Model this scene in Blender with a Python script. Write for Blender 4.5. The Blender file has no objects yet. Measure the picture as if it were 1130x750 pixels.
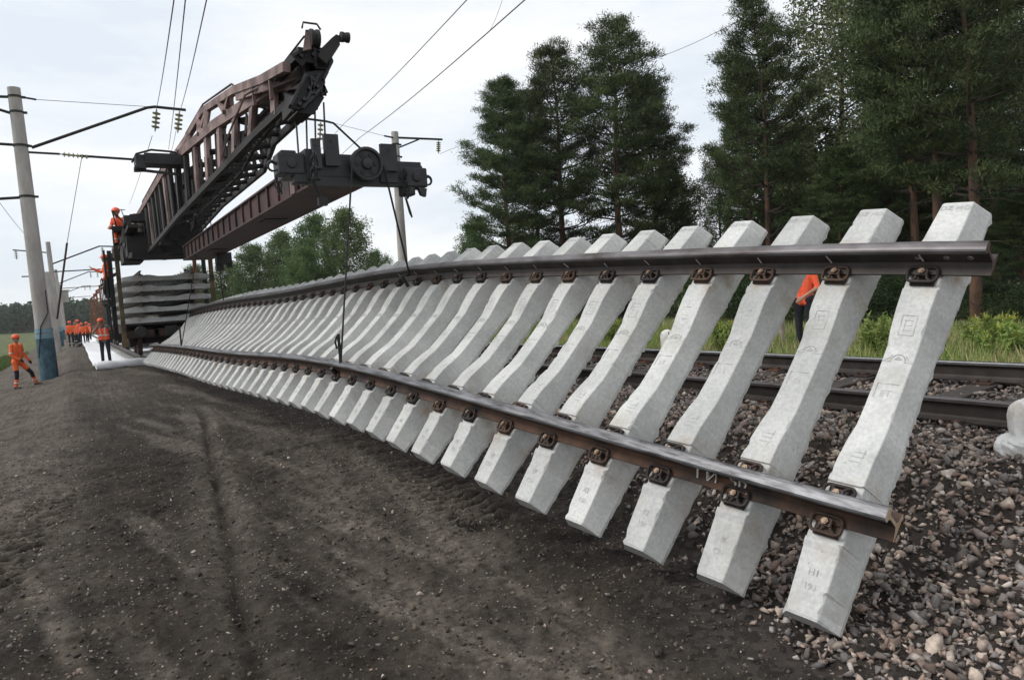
import bpy, bmesh, math, random
import numpy as np
from mathutils import Vector, Matrix
rnd = random.Random(7)
rs = np.random.RandomState(11)
S = bpy.context.scene
COL = S.collection
R = math.radians

# ------------------------------------------------------------------ camera
CAM_POS = Vector((0, 0, 1.8))
AX_R = Vector((0.85232722, -0.51835354, -0.06962708))
AX_U = Vector((0.09109018, 0.01603155, 0.9957136))
AX_F = Vector((0.51501543, 0.85501614, -0.06088105))
cd = bpy.data.cameras.new('camera')
cd.sensor_width = 36; cd.lens = 25.487; cd.clip_end = 6000; cd.clip_start = 0.05
cam = bpy.data.objects.new('camera', cd)
m = Matrix.Identity(4)
for i in range(3):
    m[i][0] = AX_R[i]; m[i][1] = AX_U[i]; m[i][2] = -AX_F[i]; m[i][3] = CAM_POS[i]
cam.matrix_world = m
COL.objects.link(cam); S.camera = cam

# ------------------------------------------------------------------ overcast sky
w = bpy.data.worlds.new('World'); S.world = w; w.use_nodes = True
nt = w.node_tree; nt.nodes.clear()
N = nt.nodes.new; L = nt.links.new
SUN_EL, SUN_ROT = R(48), R(292)
sky = N('ShaderNodeTexSky'); sky.sky_type = 'NISHITA'; sky.sun_disc = False
sky.sun_elevation = SUN_EL; sky.sun_rotation = SUN_ROT
b1 = N('ShaderNodeBackground'); b1.inputs['Strength'].default_value = 0.09
L(sky.outputs[0], b1.inputs['Color'])
tc = N('ShaderNodeTexCoord')
mp = N('ShaderNodeMapping'); mp.inputs['Scale'].default_value = (1.2, 1.2, 4.0)
L(tc.outputs['Generated'], mp.inputs['Vector'])
nz = N('ShaderNodeTexNoise'); nz.inputs['Scale'].default_value = 2.2; nz.inputs['Detail'].default_value = 7; nz.inputs['Roughness'].default_value = 0.55
L(mp.outputs[0], nz.inputs['Vector'])
cr = N('ShaderNodeValToRGB')
cr.color_ramp.elements[0].position = 0.38; cr.color_ramp.elements[0].color = (0.76, 0.82, 0.885, 1)
cr.color_ramp.elements[1].position = 0.60; cr.color_ramp.elements[1].color = (0.99, 0.995, 1.0, 1)
L(nz.outputs['Fac'], cr.inputs['Fac'])
b2 = N('ShaderNodeBackground'); b2.inputs['Strength'].default_value = 1.0
L(cr.outputs[0], b2.inputs['Color'])
mx = N('ShaderNodeMixShader'); mx.inputs[0].default_value = 0.88
L(b1.outputs[0], mx.inputs[1]); L(b2.outputs[0], mx.inputs[2])
out = N('ShaderNodeOutputWorld'); L(mx.outputs[0], out.inputs['Surface'])

# ------------------------------------------------------------------ soft sun behind the clouds
sd = bpy.data.lights.new('sun', 'SUN'); sd.energy = 2.0; sd.angle = R(25); sd.color = (1, 0.97, 0.93)
sun = bpy.data.objects.new('sun', sd); COL.objects.link(sun)
az = SUN_ROT
sv = Vector((math.sin(az) * math.cos(SUN_EL), math.cos(az) * math.cos(SUN_EL), math.sin(SUN_EL)))
sun.rotation_euler = sv.to_track_quat('Z', 'Y').to_euler(); sun.location = (0, 0, 60)

S.view_settings.view_transform = 'Standard'; S.view_settings.look = 'None'
S.view_settings.exposure = 0.21; S.view_settings.gamma = 1
S.render.engine = 'CYCLES'
S.render.resolution_x = 1024; S.render.resolution_y = 679

SURVEY = Vector((0, 0, 1.8))
def at(px, py, X=None, Y=None, Z=None, d=None):
    """a point seen in the photograph, at a known world X, Y, Z or depth"""
    r = AX_R * ((px - 565) / 800.0) + AX_U * ((375 - py) / 800.0) + AX_F
    if X is not None: t = X / r.x
    elif Y is not None: t = Y / r.y
    elif Z is not None: t = (Z - 1.8) / r.z
    else: t = d
    return SURVEY + r * t

# ------------------------------------------------------------------ object helpers
def tag(o, label=None, cat=None, group=None, kind=None):
    if label: o['label'] = label
    if cat: o['category'] = cat
    if group: o['group'] = group
    if kind: o['kind'] = kind
    return o

def empty(name, loc, label=None, cat=None, group=None, rotz=0):
    o = bpy.data.objects.new(name, None); COL.objects.link(o)
    o.location = loc; o.rotation_euler = (0, 0, rotz); o.empty_display_size = 0.2
    return tag(o, label, cat, group)

def wloc(o):
    v = Vector((0, 0, 0))
    while o is not None:
        v += o.location; o = o.parent
    return v

class MB:
    def __init__(s): s.v = []; s.f = []; s.m = []; s.mi = 0
    def add(s, vs, fs):
        b = len(s.v); s.v.extend([tuple(p) for p in vs])
        for f in fs: s.f.append(tuple(b + i for i in f)); s.m.append(s.mi)
    def box(s, c, size, rot=None):
        hx, hy, hz = size[0] / 2, size[1] / 2, size[2] / 2
        pts = [Vector((x, y, z)) for x in (-hx, hx) for y in (-hy, hy) for z in (-hz, hz)]
        if rot is not None: pts = [rot @ p for p in pts]
        c = Vector(c)
        s.add([p + c for p in pts], [(0, 1, 3, 2), (4, 6, 7, 5), (0, 4, 5, 1), (2, 3, 7, 6), (0, 2, 6, 4), (1, 5, 7, 3)])
    def bar(s, a, b, wd, h, up=(0, 0, 1)):
        a = Vector(a); b = Vector(b); d = b - a; l = d.length
        if l < 1e-6: return
        d /= l; up = Vector(up)
        if abs(d.dot(up)) > 0.98: up = Vector((1, 0, 0))
        x = d.cross(up).normalized(); z = x.cross(d)
        rot = Matrix((x, d, z)).transposed()
        s.box((a + b) / 2, (wd, l, h), rot)
    def tube(s, pts, r, n=8, cap=True, closed=False):
        pts = [Vector(p) for p in pts]; k = len(pts)
        rr = r if isinstance(r, (list, tuple)) else [r] * k
        base = len(s.v); px = None
        for i, p in enumerate(pts):
            if closed: t = pts[(i + 1) % k] - pts[i - 1]
            else: t = pts[min(i + 1, k - 1)] - pts[max(i - 1, 0)]
            t.normalize()
            if px is None:
                a = Vector((0, 0, 1)) if abs(t.z) < 0.9 else Vector((1, 0, 0))
                px = t.cross(a).normalized()
            else:
                px = (px - t * px.dot(t)).normalized()
            py = t.cross(px)
            for j in range(n):
                a = 2 * math.pi * j / n
                s.v.append(tuple(p + (px * math.cos(a) + py * math.sin(a)) * rr[i]))
        for i in range(k if closed else k - 1):
            i2 = (i + 1) % k
            for j in range(n):
                j2 = (j + 1) % n
                s.f.append((base + i * n + j, base + i * n + j2, base + i2 * n + j2, base + i2 * n + j)); s.m.append(s.mi)
        if cap and not closed:
            s.f.append(tuple(base + j for j in range(n))[::-1]); s.m.append(s.mi)
            s.f.append(tuple(base + (k - 1) * n + j for j in range(n))); s.m.append(s.mi)
    def cyl(s, a, b, r, n=16, r2=None):
        s.tube([a, b], [r, r if r2 is None else r2], n)
    def lathe(s, c, axis, prof, n=20):
        """prof: (distance along axis, radius)"""
        c = Vector(c); ax = Vector(axis).normalized()
        u = ax.cross(Vector((0, 0, 1)) if abs(ax.z) < .9 else Vector((1, 0, 0))).normalized(); v = ax.cross(u)
        ring = [(math.cos(2 * math.pi * k / n), math.sin(2 * math.pi * k / n)) for k in range(n)]
        base = len(s.v)
        for d, r in prof:
            for a, b_ in ring: s.v.append(tuple(c + ax * d + (u * a + v * b_) * max(r, 1e-3)))
        for i in range(len(prof) - 1):
            for j in range(n):
                j2 = (j + 1) % n
                s.f.append((base + i * n + j, base + i * n + j2, base + (i + 1) * n + j2, base + (i + 1) * n + j)); s.m.append(s.mi)
        e = base + (len(prof) - 1) * n
        s.f.append(tuple(base + j for j in range(n))[::-1]); s.m.append(s.mi)
        s.f.append(tuple(e + j for j in range(n))); s.m.append(s.mi)
    def plate(s, pts, off):
        """a flat outline (3D points) given thickness by the vector off"""
        n = len(pts); off = Vector(off); pts = [Vector(p) for p in pts]
        s.add(pts + [p + off for p in pts], [tuple(range(n)), tuple(range(n, 2 * n))[::-1]] + [(i, (i + 1) % n, n + (i + 1) % n, n + i) for i in range(n)])
    def sweep(s, prof, frames, cap=True):
        """prof: closed 2D loop; frames: (origin, u, v)"""
        n = len(prof); base = len(s.v)
        for o, u, v in frames:
            for a, b in prof: s.v.append(tuple(o + u * a + v * b))
        for i in range(len(frames) - 1):
            for j in range(n):
                j2 = (j + 1) % n
                s.f.append((base + i * n + j, base + i * n + j2, base + (i + 1) * n + j2, base + (i + 1) * n + j)); s.m.append(s.mi)
        if cap:
            s.f.append(tuple(base + j for j in range(n))[::-1]); s.m.append(s.mi)
            e = base + (len(frames) - 1) * n
            s.f.append(tuple(e + j for j in range(n))); s.m.append(s.mi)
    def mesh(s, name, mats, origin=(0, 0, 0), smooth=False):
        me = bpy.data.meshes.new(name)
        o = Vector(origin)
        me.from_pydata([(p[0] - o.x, p[1] - o.y, p[2] - o.z) for p in s.v], [], s.f)
        for mt in (mats if isinstance(mats, (list, tuple)) else [mats]): me.materials.append(mt)
        me.polygons.foreach_set('material_index', s.m)
        bm = bmesh.new(); bm.from_mesh(me); bmesh.ops.recalc_face_normals(bm, faces=bm.faces); bm.to_mesh(me); bm.free()
        if smooth:
            me.polygons.foreach_set('use_smooth', [True] * len(me.polygons))
            try: me.set_sharp_from_angle(angle=R(40))
            except Exception: pass
        me.update(); return me
    def build(s, name, mats, parent=None, smooth=False, local=False):
        org = wloc(parent) if (parent is not None and not local) else (0, 0, 0)
        o = bpy.data.objects.new(name, s.mesh(name, mats, org, smooth)); COL.objects.link(o)
        if parent is not None: o.parent = parent
        return o
    def thing(s, name, mats, label, cat, group=None, kind=None, smooth=False):
        o = s.build(name, mats, None, smooth); return tag(o, label, cat, group, kind)

def fast_mesh(name, verts, faces, mats, attrs=None, cols=None, smooth=False):
    """verts (n,3) faces (m,k) numpy"""
    me = bpy.data.meshes.new(name)
    n, (mm, k) = len(verts), faces.shape
    me.vertices.add(n); me.vertices.foreach_set('co', np.asarray(verts, np.float32).ravel())
    me.loops.add(mm * k); me.loops.foreach_set('vertex_index', faces.astype(np.int32).ravel())
    me.polygons.add(mm); me.polygons.foreach_set('loop_start', np.arange(0, mm * k, k, dtype=np.int32))
    if smooth: me.polygons.foreach_set('use_smooth', np.ones(mm, bool))
    for mt in (mats if isinstance(mats, (list, tuple)) else [mats]): me.materials.append(mt)
    for a, val in (attrs or {}).items():
        at_ = me.attributes.new(a, 'FLOAT', 'POINT'); at_.data.foreach_set('value', np.asarray(val, np.float32))
    if cols is not None:
        ca = me.attributes.new('tone', 'FLOAT_COLOR', 'POINT')
        c4 = np.ones((n, 4), np.float32); c4[:, :3] = cols; ca.data.foreach_set('color', c4.ravel())
    me.update(calc_edges=True); me.validate()
    return me

def link(name, me, parent=None, loc=(0, 0, 0)):
    o = bpy.data.objects.new(name, me); COL.objects.link(o); o.location = loc
    if parent is not None: o.parent = parent
    return o

# ------------------------------------------------------------------ materials
def newmat(name):
    mt = bpy.data.materials.new(name); mt.use_nodes = True
    t = mt.node_tree; return mt, t, t.nodes['Principled BSDF']

def noise_col(t, c1, c2, scale, detail=6, coord='Object', lo=0.35, hi=0.65, rough=0.6, rand=False, stretch=None):
    tc = t.nodes.new('ShaderNodeTexCoord'); src = tc.outputs[coord]
    if rand:
        oi = t.nodes.new('ShaderNodeObjectInfo'); ml = t.nodes.new('ShaderNodeMath'); ml.operation = 'MULTIPLY'; ml.inputs[1].default_value = 57
        t.links.new(oi.outputs['Random'], ml.inputs[0])
        ad = t.nodes.new('ShaderNodeVectorMath'); ad.operation = 'ADD'
        t.links.new(src, ad.inputs[0]); t.links.new(ml.outputs[0], ad.inputs[1]); src = ad.outputs[0]
    if stretch:
        mp = t.nodes.new('ShaderNodeMapping'); mp.inputs['Scale'].default_value = stretch
        t.links.new(src, mp.inputs['Vector']); src = mp.outputs[0]
    nz = t.nodes.new('ShaderNodeTexNoise'); nz.inputs['Scale'].default_value = scale; nz.inputs['Detail'].default_value = detail; nz.inputs['Roughness'].default_value = rough
    t.links.new(src, nz.inputs['Vector'])
    cr = t.nodes.new('ShaderNodeValToRGB')
    cr.color_ramp.elements[0].position = lo; cr.color_ramp.elements[0].color = (*c1, 1)
    cr.color_ramp.elements[1].position = hi; cr.color_ramp.elements[1].color = (*c2, 1)
    t.links.new(nz.outputs['Fac'], cr.inputs['Fac'])
    return cr.outputs[0], nz.outputs['Fac'], src

def mixc(t, a, b, fac, mode='MIX'):
    mxn = t.nodes.new('ShaderNodeMix'); mxn.data_type = 'RGBA'; mxn.blend_type = mode
    for sock, val in ((mxn.inputs[6], a), (mxn.inputs[7], b), (mxn.inputs[0], fac)):
        if hasattr(val, 'default_value') or hasattr(val, 'is_linked'): t.links.new(val, sock)
        else: sock.default_value = (*val, 1) if isinstance(val, tuple) else val
    return mxn.outputs[2]

def bump(t, bsdf, h, strength=0.3, dist=0.02, prev=None):
    b = t.nodes.new('ShaderNodeBump'); b.inputs['Strength'].default_value = strength; b.inputs['Distance'].default_value = dist
    t.links.new(h, b.inputs['Height'])
    if prev is not None: t.links.new(prev, b.inputs['Normal'])
    t.links.new(b.outputs[0], bsdf.inputs['Normal']); return b.outputs[0]

def rampf(t, src, lo, hi, a=0.0, b=1.0):
    mr = t.nodes.new('ShaderNodeMapRange'); mr.inputs[1].default_value = lo; mr.inputs[2].default_value = hi
    mr.inputs[3].default_value = a; mr.inputs[4].default_value = b
    t.links.new(src, mr.inputs[0]); return mr.outputs[0]

def simple(name, c1, c2=None, scale=6, rough=0.7, metal=0.0, bmp=0.15, coord='Object', rand=False, dist=0.01, stretch=None):
    mt, t, b = newmat(name)
    c2 = c2 or tuple(x * 0.75 for x in c1)
    col, fac, src = noise_col(t, c2, c1, scale, coord=coord, rand=rand, stretch=stretch)
    t.links.new(col, b.inputs['Base Color']); b.inputs['Roughness'].default_value = rough; b.inputs['Metallic'].default_value = metal
    if bmp: bump(t, b, fac, bmp, dist)
    return mt

def mat_concrete(name, base, dark, stain):
    mt, t, b = newmat(name)
    col, fac, src = noise_col(t, dark, base, 3.0, detail=8, rand=True, lo=0.3, hi=0.62)
    fine, f2, _ = noise_col(t, (0.82, 0.82, 0.82), (1.06, 1.06, 1.05), 45, detail=4, rand=True)
    col = mixc(t, col, fine, 0.8, 'MULTIPLY')
    # pores
    vo = t.nodes.new('ShaderNodeTexVoronoi'); vo.inputs['Scale'].default_value = 26; t.links.new(src, vo.inputs['Vector'])
    n2 = t.nodes.new('ShaderNodeTexNoise'); n2.inputs['Scale'].default_value = 9; t.links.new(src, n2.inputs['Vector'])
    thr = rampf(t, n2.outputs['Fac'], 0.45, 0.7, 0.02, 0.16)
    lt = t.nodes.new('ShaderNodeMath'); lt.operation = 'LESS_THAN'; t.links.new(vo.outputs['Distance'], lt.inputs[0]); t.links.new(thr, lt.inputs[1])
    pf = t.nodes.new('ShaderNodeMath'); pf.operation = 'MULTIPLY'; pf.inputs[1].default_value = 0.55; t.links.new(lt.outputs[0], pf.inputs[0])
    col = mixc(t, col, tuple(x * 0.35 for x in base), pf.outputs[0])
    # brownish stains
    n3 = t.nodes.new('ShaderNodeTexNoise'); n3.inputs['Scale'].default_value = 2.1; n3.inputs['Detail'].default_value = 9; t.links.new(src, n3.inputs['Vector'])
    sf = rampf(t, n3.outputs['Fac'], 0.57, 0.75, 0, 0.55)
    col = mixc(t, col, stain, sf)
    oi = t.nodes.new('ShaderNodeObjectInfo'); tn = rampf(t, oi.outputs['Random'], 0, 1, 0.86, 1.05)
    cv = t.nodes.new('ShaderNodeCombineColor'); [t.links.new(tn, cv.inputs[k]) for k in range(3)]
    col = mixc(t, col, cv.outputs[0], 1.0, 'MULTIPLY')
    tcx = t.nodes.new('ShaderNodeTexCoord'); sx = t.nodes.new('ShaderNodeSeparateXYZ'); t.links.new(tcx.outputs['Object'], sx.inputs[0])
    ab = t.nodes.new('ShaderNodeMath'); ab.operation = 'ABSOLUTE'; t.links.new(sx.outputs[0], ab.inputs[0])
    sb = t.nodes.new('ShaderNodeMath'); sb.operation = 'SUBTRACT'; sb.inputs[1].default_value = 0.80; t.links.new(ab.outputs[0], sb.inputs[0])
    a2 = t.nodes.new('ShaderNodeMath'); a2.operation = 'ABSOLUTE'; t.links.new(sb.outputs[0], a2.inputs[0])
    band = rampf(t, a2.outputs[0], 0.12, 0.32, 1.0, 0.0)
    n4 = t.nodes.new('ShaderNodeTexNoise'); n4.inputs['Scale'].default_value = 6; n4.inputs['Detail'].default_value = 8; t.links.new(src, n4.inputs['Vector'])
    rf = t.nodes.new('ShaderNodeMath'); rf.operation = 'MULTIPLY'; t.links.new(band, rf.inputs[0]); t.links.new(rampf(t, n4.outputs['Fac'], 0.48, 0.72, 0, 0.75), rf.inputs[1])
    col = mixc(t, col, (0.24, 0.165, 0.10), rf.outputs[0])
    n5 = t.nodes.new('ShaderNodeTexNoise'); n5.inputs['Scale'].default_value = 1.3; n5.inputs['Detail'].default_value = 10; n5.inputs['Roughness'].default_value = 0.7; t.links.new(src, n5.inputs['Vector'])
    col = mixc(t, col, (0.20, 0.175, 0.145), rampf(t, n5.outputs['Fac'], 0.60, 0.80, 0, 0.6))
    t.links.new(col, b.inputs['Base Color']); b.inputs['Roughness'].default_value = 0.88
    nb = bump(t, b, f2, 0.28, 0.006)
    bump(t, b, lt.outputs[0], -0.3, 0.004, nb)
    return mt

M = {}
M['concrete'] = mat_concrete('concrete', (0.57, 0.57, 0.55), (0.42, 0.425, 0.415), (0.31, 0.28, 0.23))
M['concrete_shaded'] = mat_concrete('shaded_concrete', (0.48, 0.48, 0.475), (0.36, 0.36, 0.355), (0.24, 0.22, 0.19))  # darker grey: the crane's shade is put into this concrete
M['mark'] = simple('shaded_cast_mark', (0.52, 0.52, 0.50), (0.27, 0.265, 0.25), 14, 0.9, bmp=0)  # darker tone imitates the shade of engraved marks
M['pole_concrete'] = simple('pole_concrete', (0.40, 0.38, 0.355), (0.28, 0.26, 0.24), 3, 0.9, bmp=0.2, stretch=(1, 1, 0.3))
M['rail_rust'] = simple('rail_rust', (0.12, 0.060, 0.035), (0.022, 0.017, 0.015), 4.5, 0.75, 0.25, 0.25, stretch=None)
M['rail_dark'] = simple('rail_dark', (0.06, 0.048, 0.042), (0.03, 0.025, 0.022), 6, 0.6, 0.3, 0.2)
M['rail_head'] = simple('rail_head', (0.21, 0.21, 0.22), (0.040, 0.038, 0.040), 9, 0.46, 0.5, 0.15, stretch=(3, .22, 3))
M['rail_dull'] = simple('rail_dull_head', (0.17, 0.16, 0.165), (0.055, 0.042, 0.040), 6, 0.45, 0.6, 0.1, stretch=(1, .3, 1))
M['rail_shine'] = simple('rail_shine', (0.55, 0.55, 0.56), (0.42, 0.42, 0.43), 10, 0.22, 0.9, 0)
M['steel_cut'] = simple('steel_cut', (0.42, 0.24, 0.12), (0.5, 0.42, 0.33), 14, 0.6, 0.3, 0.1)
M['rope'] = simple('rope', (0.03, 0.028, 0.026), None, 40, 0.6, 0.4)
M['paint_white'] = simple('paint_white', (0.72, 0.71, 0.67), (0.5, 0.49, 0.46), 18, 0.8, bmp=0)
def mat_clip():
    mt, t, b = newmat('fastening_iron')
    c1, f1, _ = noise_col(t, (0.016, 0.013, 0.012), (0.042, 0.031, 0.026), 22, rand=True)
    oi = t.nodes.new('ShaderNodeObjectInfo'); rf = rampf(t, oi.outputs['Random'], 0.65, 1.0, 0, 0.55)
    col = mixc(t, c1, (0.115, 0.06, 0.036), rf)
    t.links.new(col, b.inputs['Base Color']); b.inputs['Roughness'].default_value = 0.62; b.inputs['Metallic'].default_value = 0.3
    bump(t, b, f1, 0.3, 0.004); return mt
M['clip'] = mat_clip()
M['bolt'] = simple('bolt', (0.28, 0.20, 0.14), (0.12, 0.07, 0.045), 30, 0.5, 0.5)
M['crane_pink'] = simple('crane_lit_red', (0.30, 0.21, 0.195), (0.085, 0.052, 0.046), 2.4, 0.75, 0, 0.15)  # dusty pink of the lit faces, their light put into the colour
M['crane_dark'] = simple('crane_dark_steel', (0.017, 0.013, 0.013), (0.006, 0.005, 0.005), 3, 0.7, 0.0, 0.3)  # dark steel, its tone also carrying the shade of unlit faces
M['beam_red'] = simple('beam_red', (0.080, 0.031, 0.027), (0.022, 0.012, 0.011), 2.6, 0.7, 0, 0.15)
M['gunmetal'] = simple('gunmetal', (0.026, 0.026, 0.028), (0.009, 0.009, 0.010), 5, 0.55, 0.1, 0.25)
M['orange_post'] = simple('post_rusty_orange', (0.28, 0.10, 0.04), (0.13, 0.05, 0.03), 3, 0.8)
M['yellow_dirty'] = simple('post_dirty_yellow', (0.13, 0.09, 0.04), (0.035, 0.028, 0.02), 2.2, 0.8)
M['wagon_red'] = simple('wagon_brown', (0.075, 0.035, 0.028), (0.03, 0.018, 0.015), 3, 0.8)
M['black'] = simple('black_iron', (0.014, 0.013, 0.013), None, 8, 0.6, 0.2)
M['timber'] = simple('creosoted_timber', (0.045, 0.036, 0.03), (0.018, 0.015, 0.013), 9, 0.9, bmp=0.5, stretch=(1, 6, 1))
M['sheet'] = simple('white_fabric', (0.84, 0.85, 0.87), (0.76, 0.77, 0.80), 5, 0.85, bmp=0.3, dist=0.03)
M['sack'] = simple('soiled_white_sack', (0.85, 0.85, 0.85), (0.62, 0.57, 0.51), 4, 0.8, bmp=0.5, dist=0.03)
M['plastic'] = simple('white_film', (0.78, 0.78, 0.77), (0.60, 0.60, 0.58), 5, 0.35, bmp=0.6, dist=0.05)
M['blue_paint'] = simple('faded_blue_paint', (0.065, 0.135, 0.175), (0.032, 0.06, 0.085), 9, 0.85, bmp=0.1, stretch=(1, 1, 0.5))
M['blue_band'] = simple('pale_blue_band', (0.22, 0.34, 0.40), (0.14, 0.24, 0.30), 7, 0.85, bmp=0.1)
M['glass_ins'] = simple('insulator_glaze', (0.38, 0.36, 0.22), (0.22, 0.20, 0.11), 5, 0.25, bmp=0)
M['hivis'] = simple('hi_vis_orange', (0.86, 0.16, 0.04), (0.72, 0.11, 0.025), 9, 0.8, bmp=0.3, dist=0.03)
M['hivis_red'] = simple('hi_vis_vest', (0.88, 0.13, 0.05), (0.78, 0.095, 0.035), 9, 0.8, bmp=0.3, dist=0.03)
M['helmet'] = simple('helmet_orange', (0.80, 0.10, 0.02), (0.72, 0.085, 0.018), 3, 0.35, bmp=0)
M['reflect'] = simple('reflective_tape', (0.62, 0.64, 0.60), (0.5, 0.52, 0.48), 12, 0.4, bmp=0)
M['navy'] = simple('dark_trousers', (0.014, 0.016, 0.024), (0.009, 0.010, 0.015), 10, 0.9, bmp=0.3)
M['beige'] = simple('beige_cloth', (0.36, 0.31, 0.24), (0.27, 0.23, 0.18), 10, 0.9, bmp=0.3)
M['grey_cloth'] = simple('grey_cloth', (0.12, 0.12, 0.12), (0.07, 0.07, 0.075), 10, 0.9, bmp=0.3)
M['skin'] = simple('skin', (0.36, 0.19, 0.125), (0.29, 0.145, 0.095), 8, 0.6, bmp=0)
M['hair'] = simple('dark_hair', (0.02, 0.014, 0.01), None, 30, 0.7, bmp=0.2)
M['boot'] = simple('black_boot', (0.02, 0.018, 0.016), None, 12, 0.7)
M['bark_pine'] = simple('pine_bark', (0.135, 0.068, 0.040), (0.050, 0.034, 0.026), 3.2, 0.95, bmp=0.7, dist=0.05, stretch=(1, 1, 0.4))
M['bark_birch'] = simple('birch_bark', (0.55, 0.54, 0.50), (0.12, 0.11, 0.10), 5, 0.9, bmp=0.2, stretch=(1, 1, 3))
M['bark_dark'] = simple('dark_bark', (0.055, 0.042, 0.032), (0.025, 0.02, 0.016), 6, 0.95, bmp=0.5)

def mat_leaf(name, transl=0.0, rough=0.6):
    mt, t, b = newmat(name)
    a = t.nodes.new('ShaderNodeAttribute'); a.attribute_name = 'tone'
    oi = t.nodes.new('ShaderNodeObjectInfo')
    hs = t.nodes.new('ShaderNodeHueSaturation'); t.links.new(a.outputs['Color'], hs.inputs['Color'])
    t.links.new(rampf(t, oi.outputs['Random'], 0, 1, 0.82, 1.18), hs.inputs['Value'])
    t.links.new(rampf(t, oi.outputs['Random'], 0, 1, 0.488, 0.508), hs.inputs['Hue'])
    t.links.new(hs.outputs[0], b.inputs['Base Color']); b.inputs['Roughness'].default_value = rough
    b.inputs['Specular IOR Level'].default_value = 0.25
    if transl:
        tr = t.nodes.new('ShaderNodeBsdfTranslucent'); t.links.new(hs.outputs[0], tr.inputs['Color'])
        ms = t.nodes.new('ShaderNodeMixShader'); ms.inputs[0].default_value = transl
        t.links.new(b.outputs[0], ms.inputs[1]); t.links.new(tr.outputs[0], ms.inputs[2])
        t.links.new(ms.outputs[0], t.nodes['Material Output'].inputs['Surface'])
    return mt
M['needle'] = mat_leaf('pine_needles', 0.12)
M['leaf'] = mat_leaf('broad_leaves', 0.3)
M['grass'] = mat_leaf('grass_blades', 0.3)
def mat_stone():
    mt, t, b = newmat('crushed_stone')
    a = t.nodes.new('ShaderNodeAttribute'); a.attribute_name = 'tone'
    fine, f, _ = noise_col(t, (0.6, 0.6, 0.6), (1.15, 1.15, 1.15), 35, detail=5)
    col = mixc(t, a.outputs['Color'], fine, 0.85, 'MULTIPLY')
    t.links.new(col, b.inputs['Base Color']); b.inputs['Roughness'].default_value = 0.82
    bump(t, b, f, 0.35, 0.006); return mt
M['stone'] = mat_stone()

# ------------------------------------------------------------------ value noise for the terrain
def vnoise(x, y, seed=0):
    xi = np.floor(x).astype(np.int64); yi = np.floor(y).astype(np.int64); fx = x - xi; fy = y - yi
    fx = fx * fx * (3 - 2 * fx); fy = fy * fy * (3 - 2 * fy)
    def hsh(a, b):
        h = (a * 374761393 + b * 668265263 + seed * 1442695041) & 0xFFFFFFFF
        h = ((h ^ (h >> 13)) * 1274126177) & 0xFFFFFFFF
        return ((h ^ (h >> 16)) & 0xFFFF) / 65535.0
    a = hsh(xi, yi); b = hsh(xi + 1, yi); c = hsh(xi, yi + 1); d = hsh(xi + 1, yi + 1)
    return (a * (1 - fx) + b * fx) * (1 - fy) + (c * (1 - fx) + d * fx) * fy
def fbm(x, y, sc, oc=4, seed=0):
    v = 0; a = 0.5; tot = 0
    for i in range(oc):
        v = v + a * vnoise(x * sc, y * sc, seed + i * 17); tot += a; a *= 0.5; sc *= 2.03
    return v / tot - 0.5
def sstep(a, b, x):
    t = np.clip((x - a) / (b - a), 0, 1); return t * t * (3 - 2 * t)
def pdist(x, y, pts):
    best = np.full(x.shape, 1e9); sbest = np.zeros(x.shape); side = np.zeros(x.shape); acc = 0
    for (x0, y0), (x1, y1) in zip(pts[:-1], pts[1:]):
        dx, dy = x1 - x0, y1 - y0; l = math.hypot(dx, dy)
        t = np.clip(((x - x0) * dx + (y - y0) * dy) / l ** 2, 0, 1)
        d = np.hypot(x - x0 - t * dx, y - y0 - t * dy); mk = d < best
        best = np.where(mk, d, best); sbest = np.where(mk, acc + t * l, sbest)
        side = np.where(mk, ((x - x0) * dy - (y - y0) * dx) / l, side); acc += l
    return best, sbest, side

RUT = [(1.95, 15.5), (1.88, 14.1), (1.62, 12.0), (1.4, 10.26), (1.05, 7.24), (0.87, 5.8), (0.74, 4.84), (0.63, 3.73), (0.6, 2.2)]
CRACK = [(1.5, 9.7), (1.9, 9.5), (2.38, 9.53), (2.8, 9.75), (3.23, 9.86)]
TREAD1 = [(-0.30, 9.2), (-0.50, 8.2), (-0.66, 7.0), (-0.80, 5.8), (-0.9, 4.8)]
TREAD2 = [(3.36, 10.2), (3.15, 8.0), (2.92, 6.4), (2.75, 5.2)]
BAND = [(3.0, 10.5), (2.75, 7.6), (2.45, 5.6), (2.2, 4.4), (1.95, 3.2), (1.8, 1.8)]
BAND2 = [(2.5, 11.5), (2.2, 8.6), (1.95, 6.4), (1.75, 4.6), (1.5, 2.6)]

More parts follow.
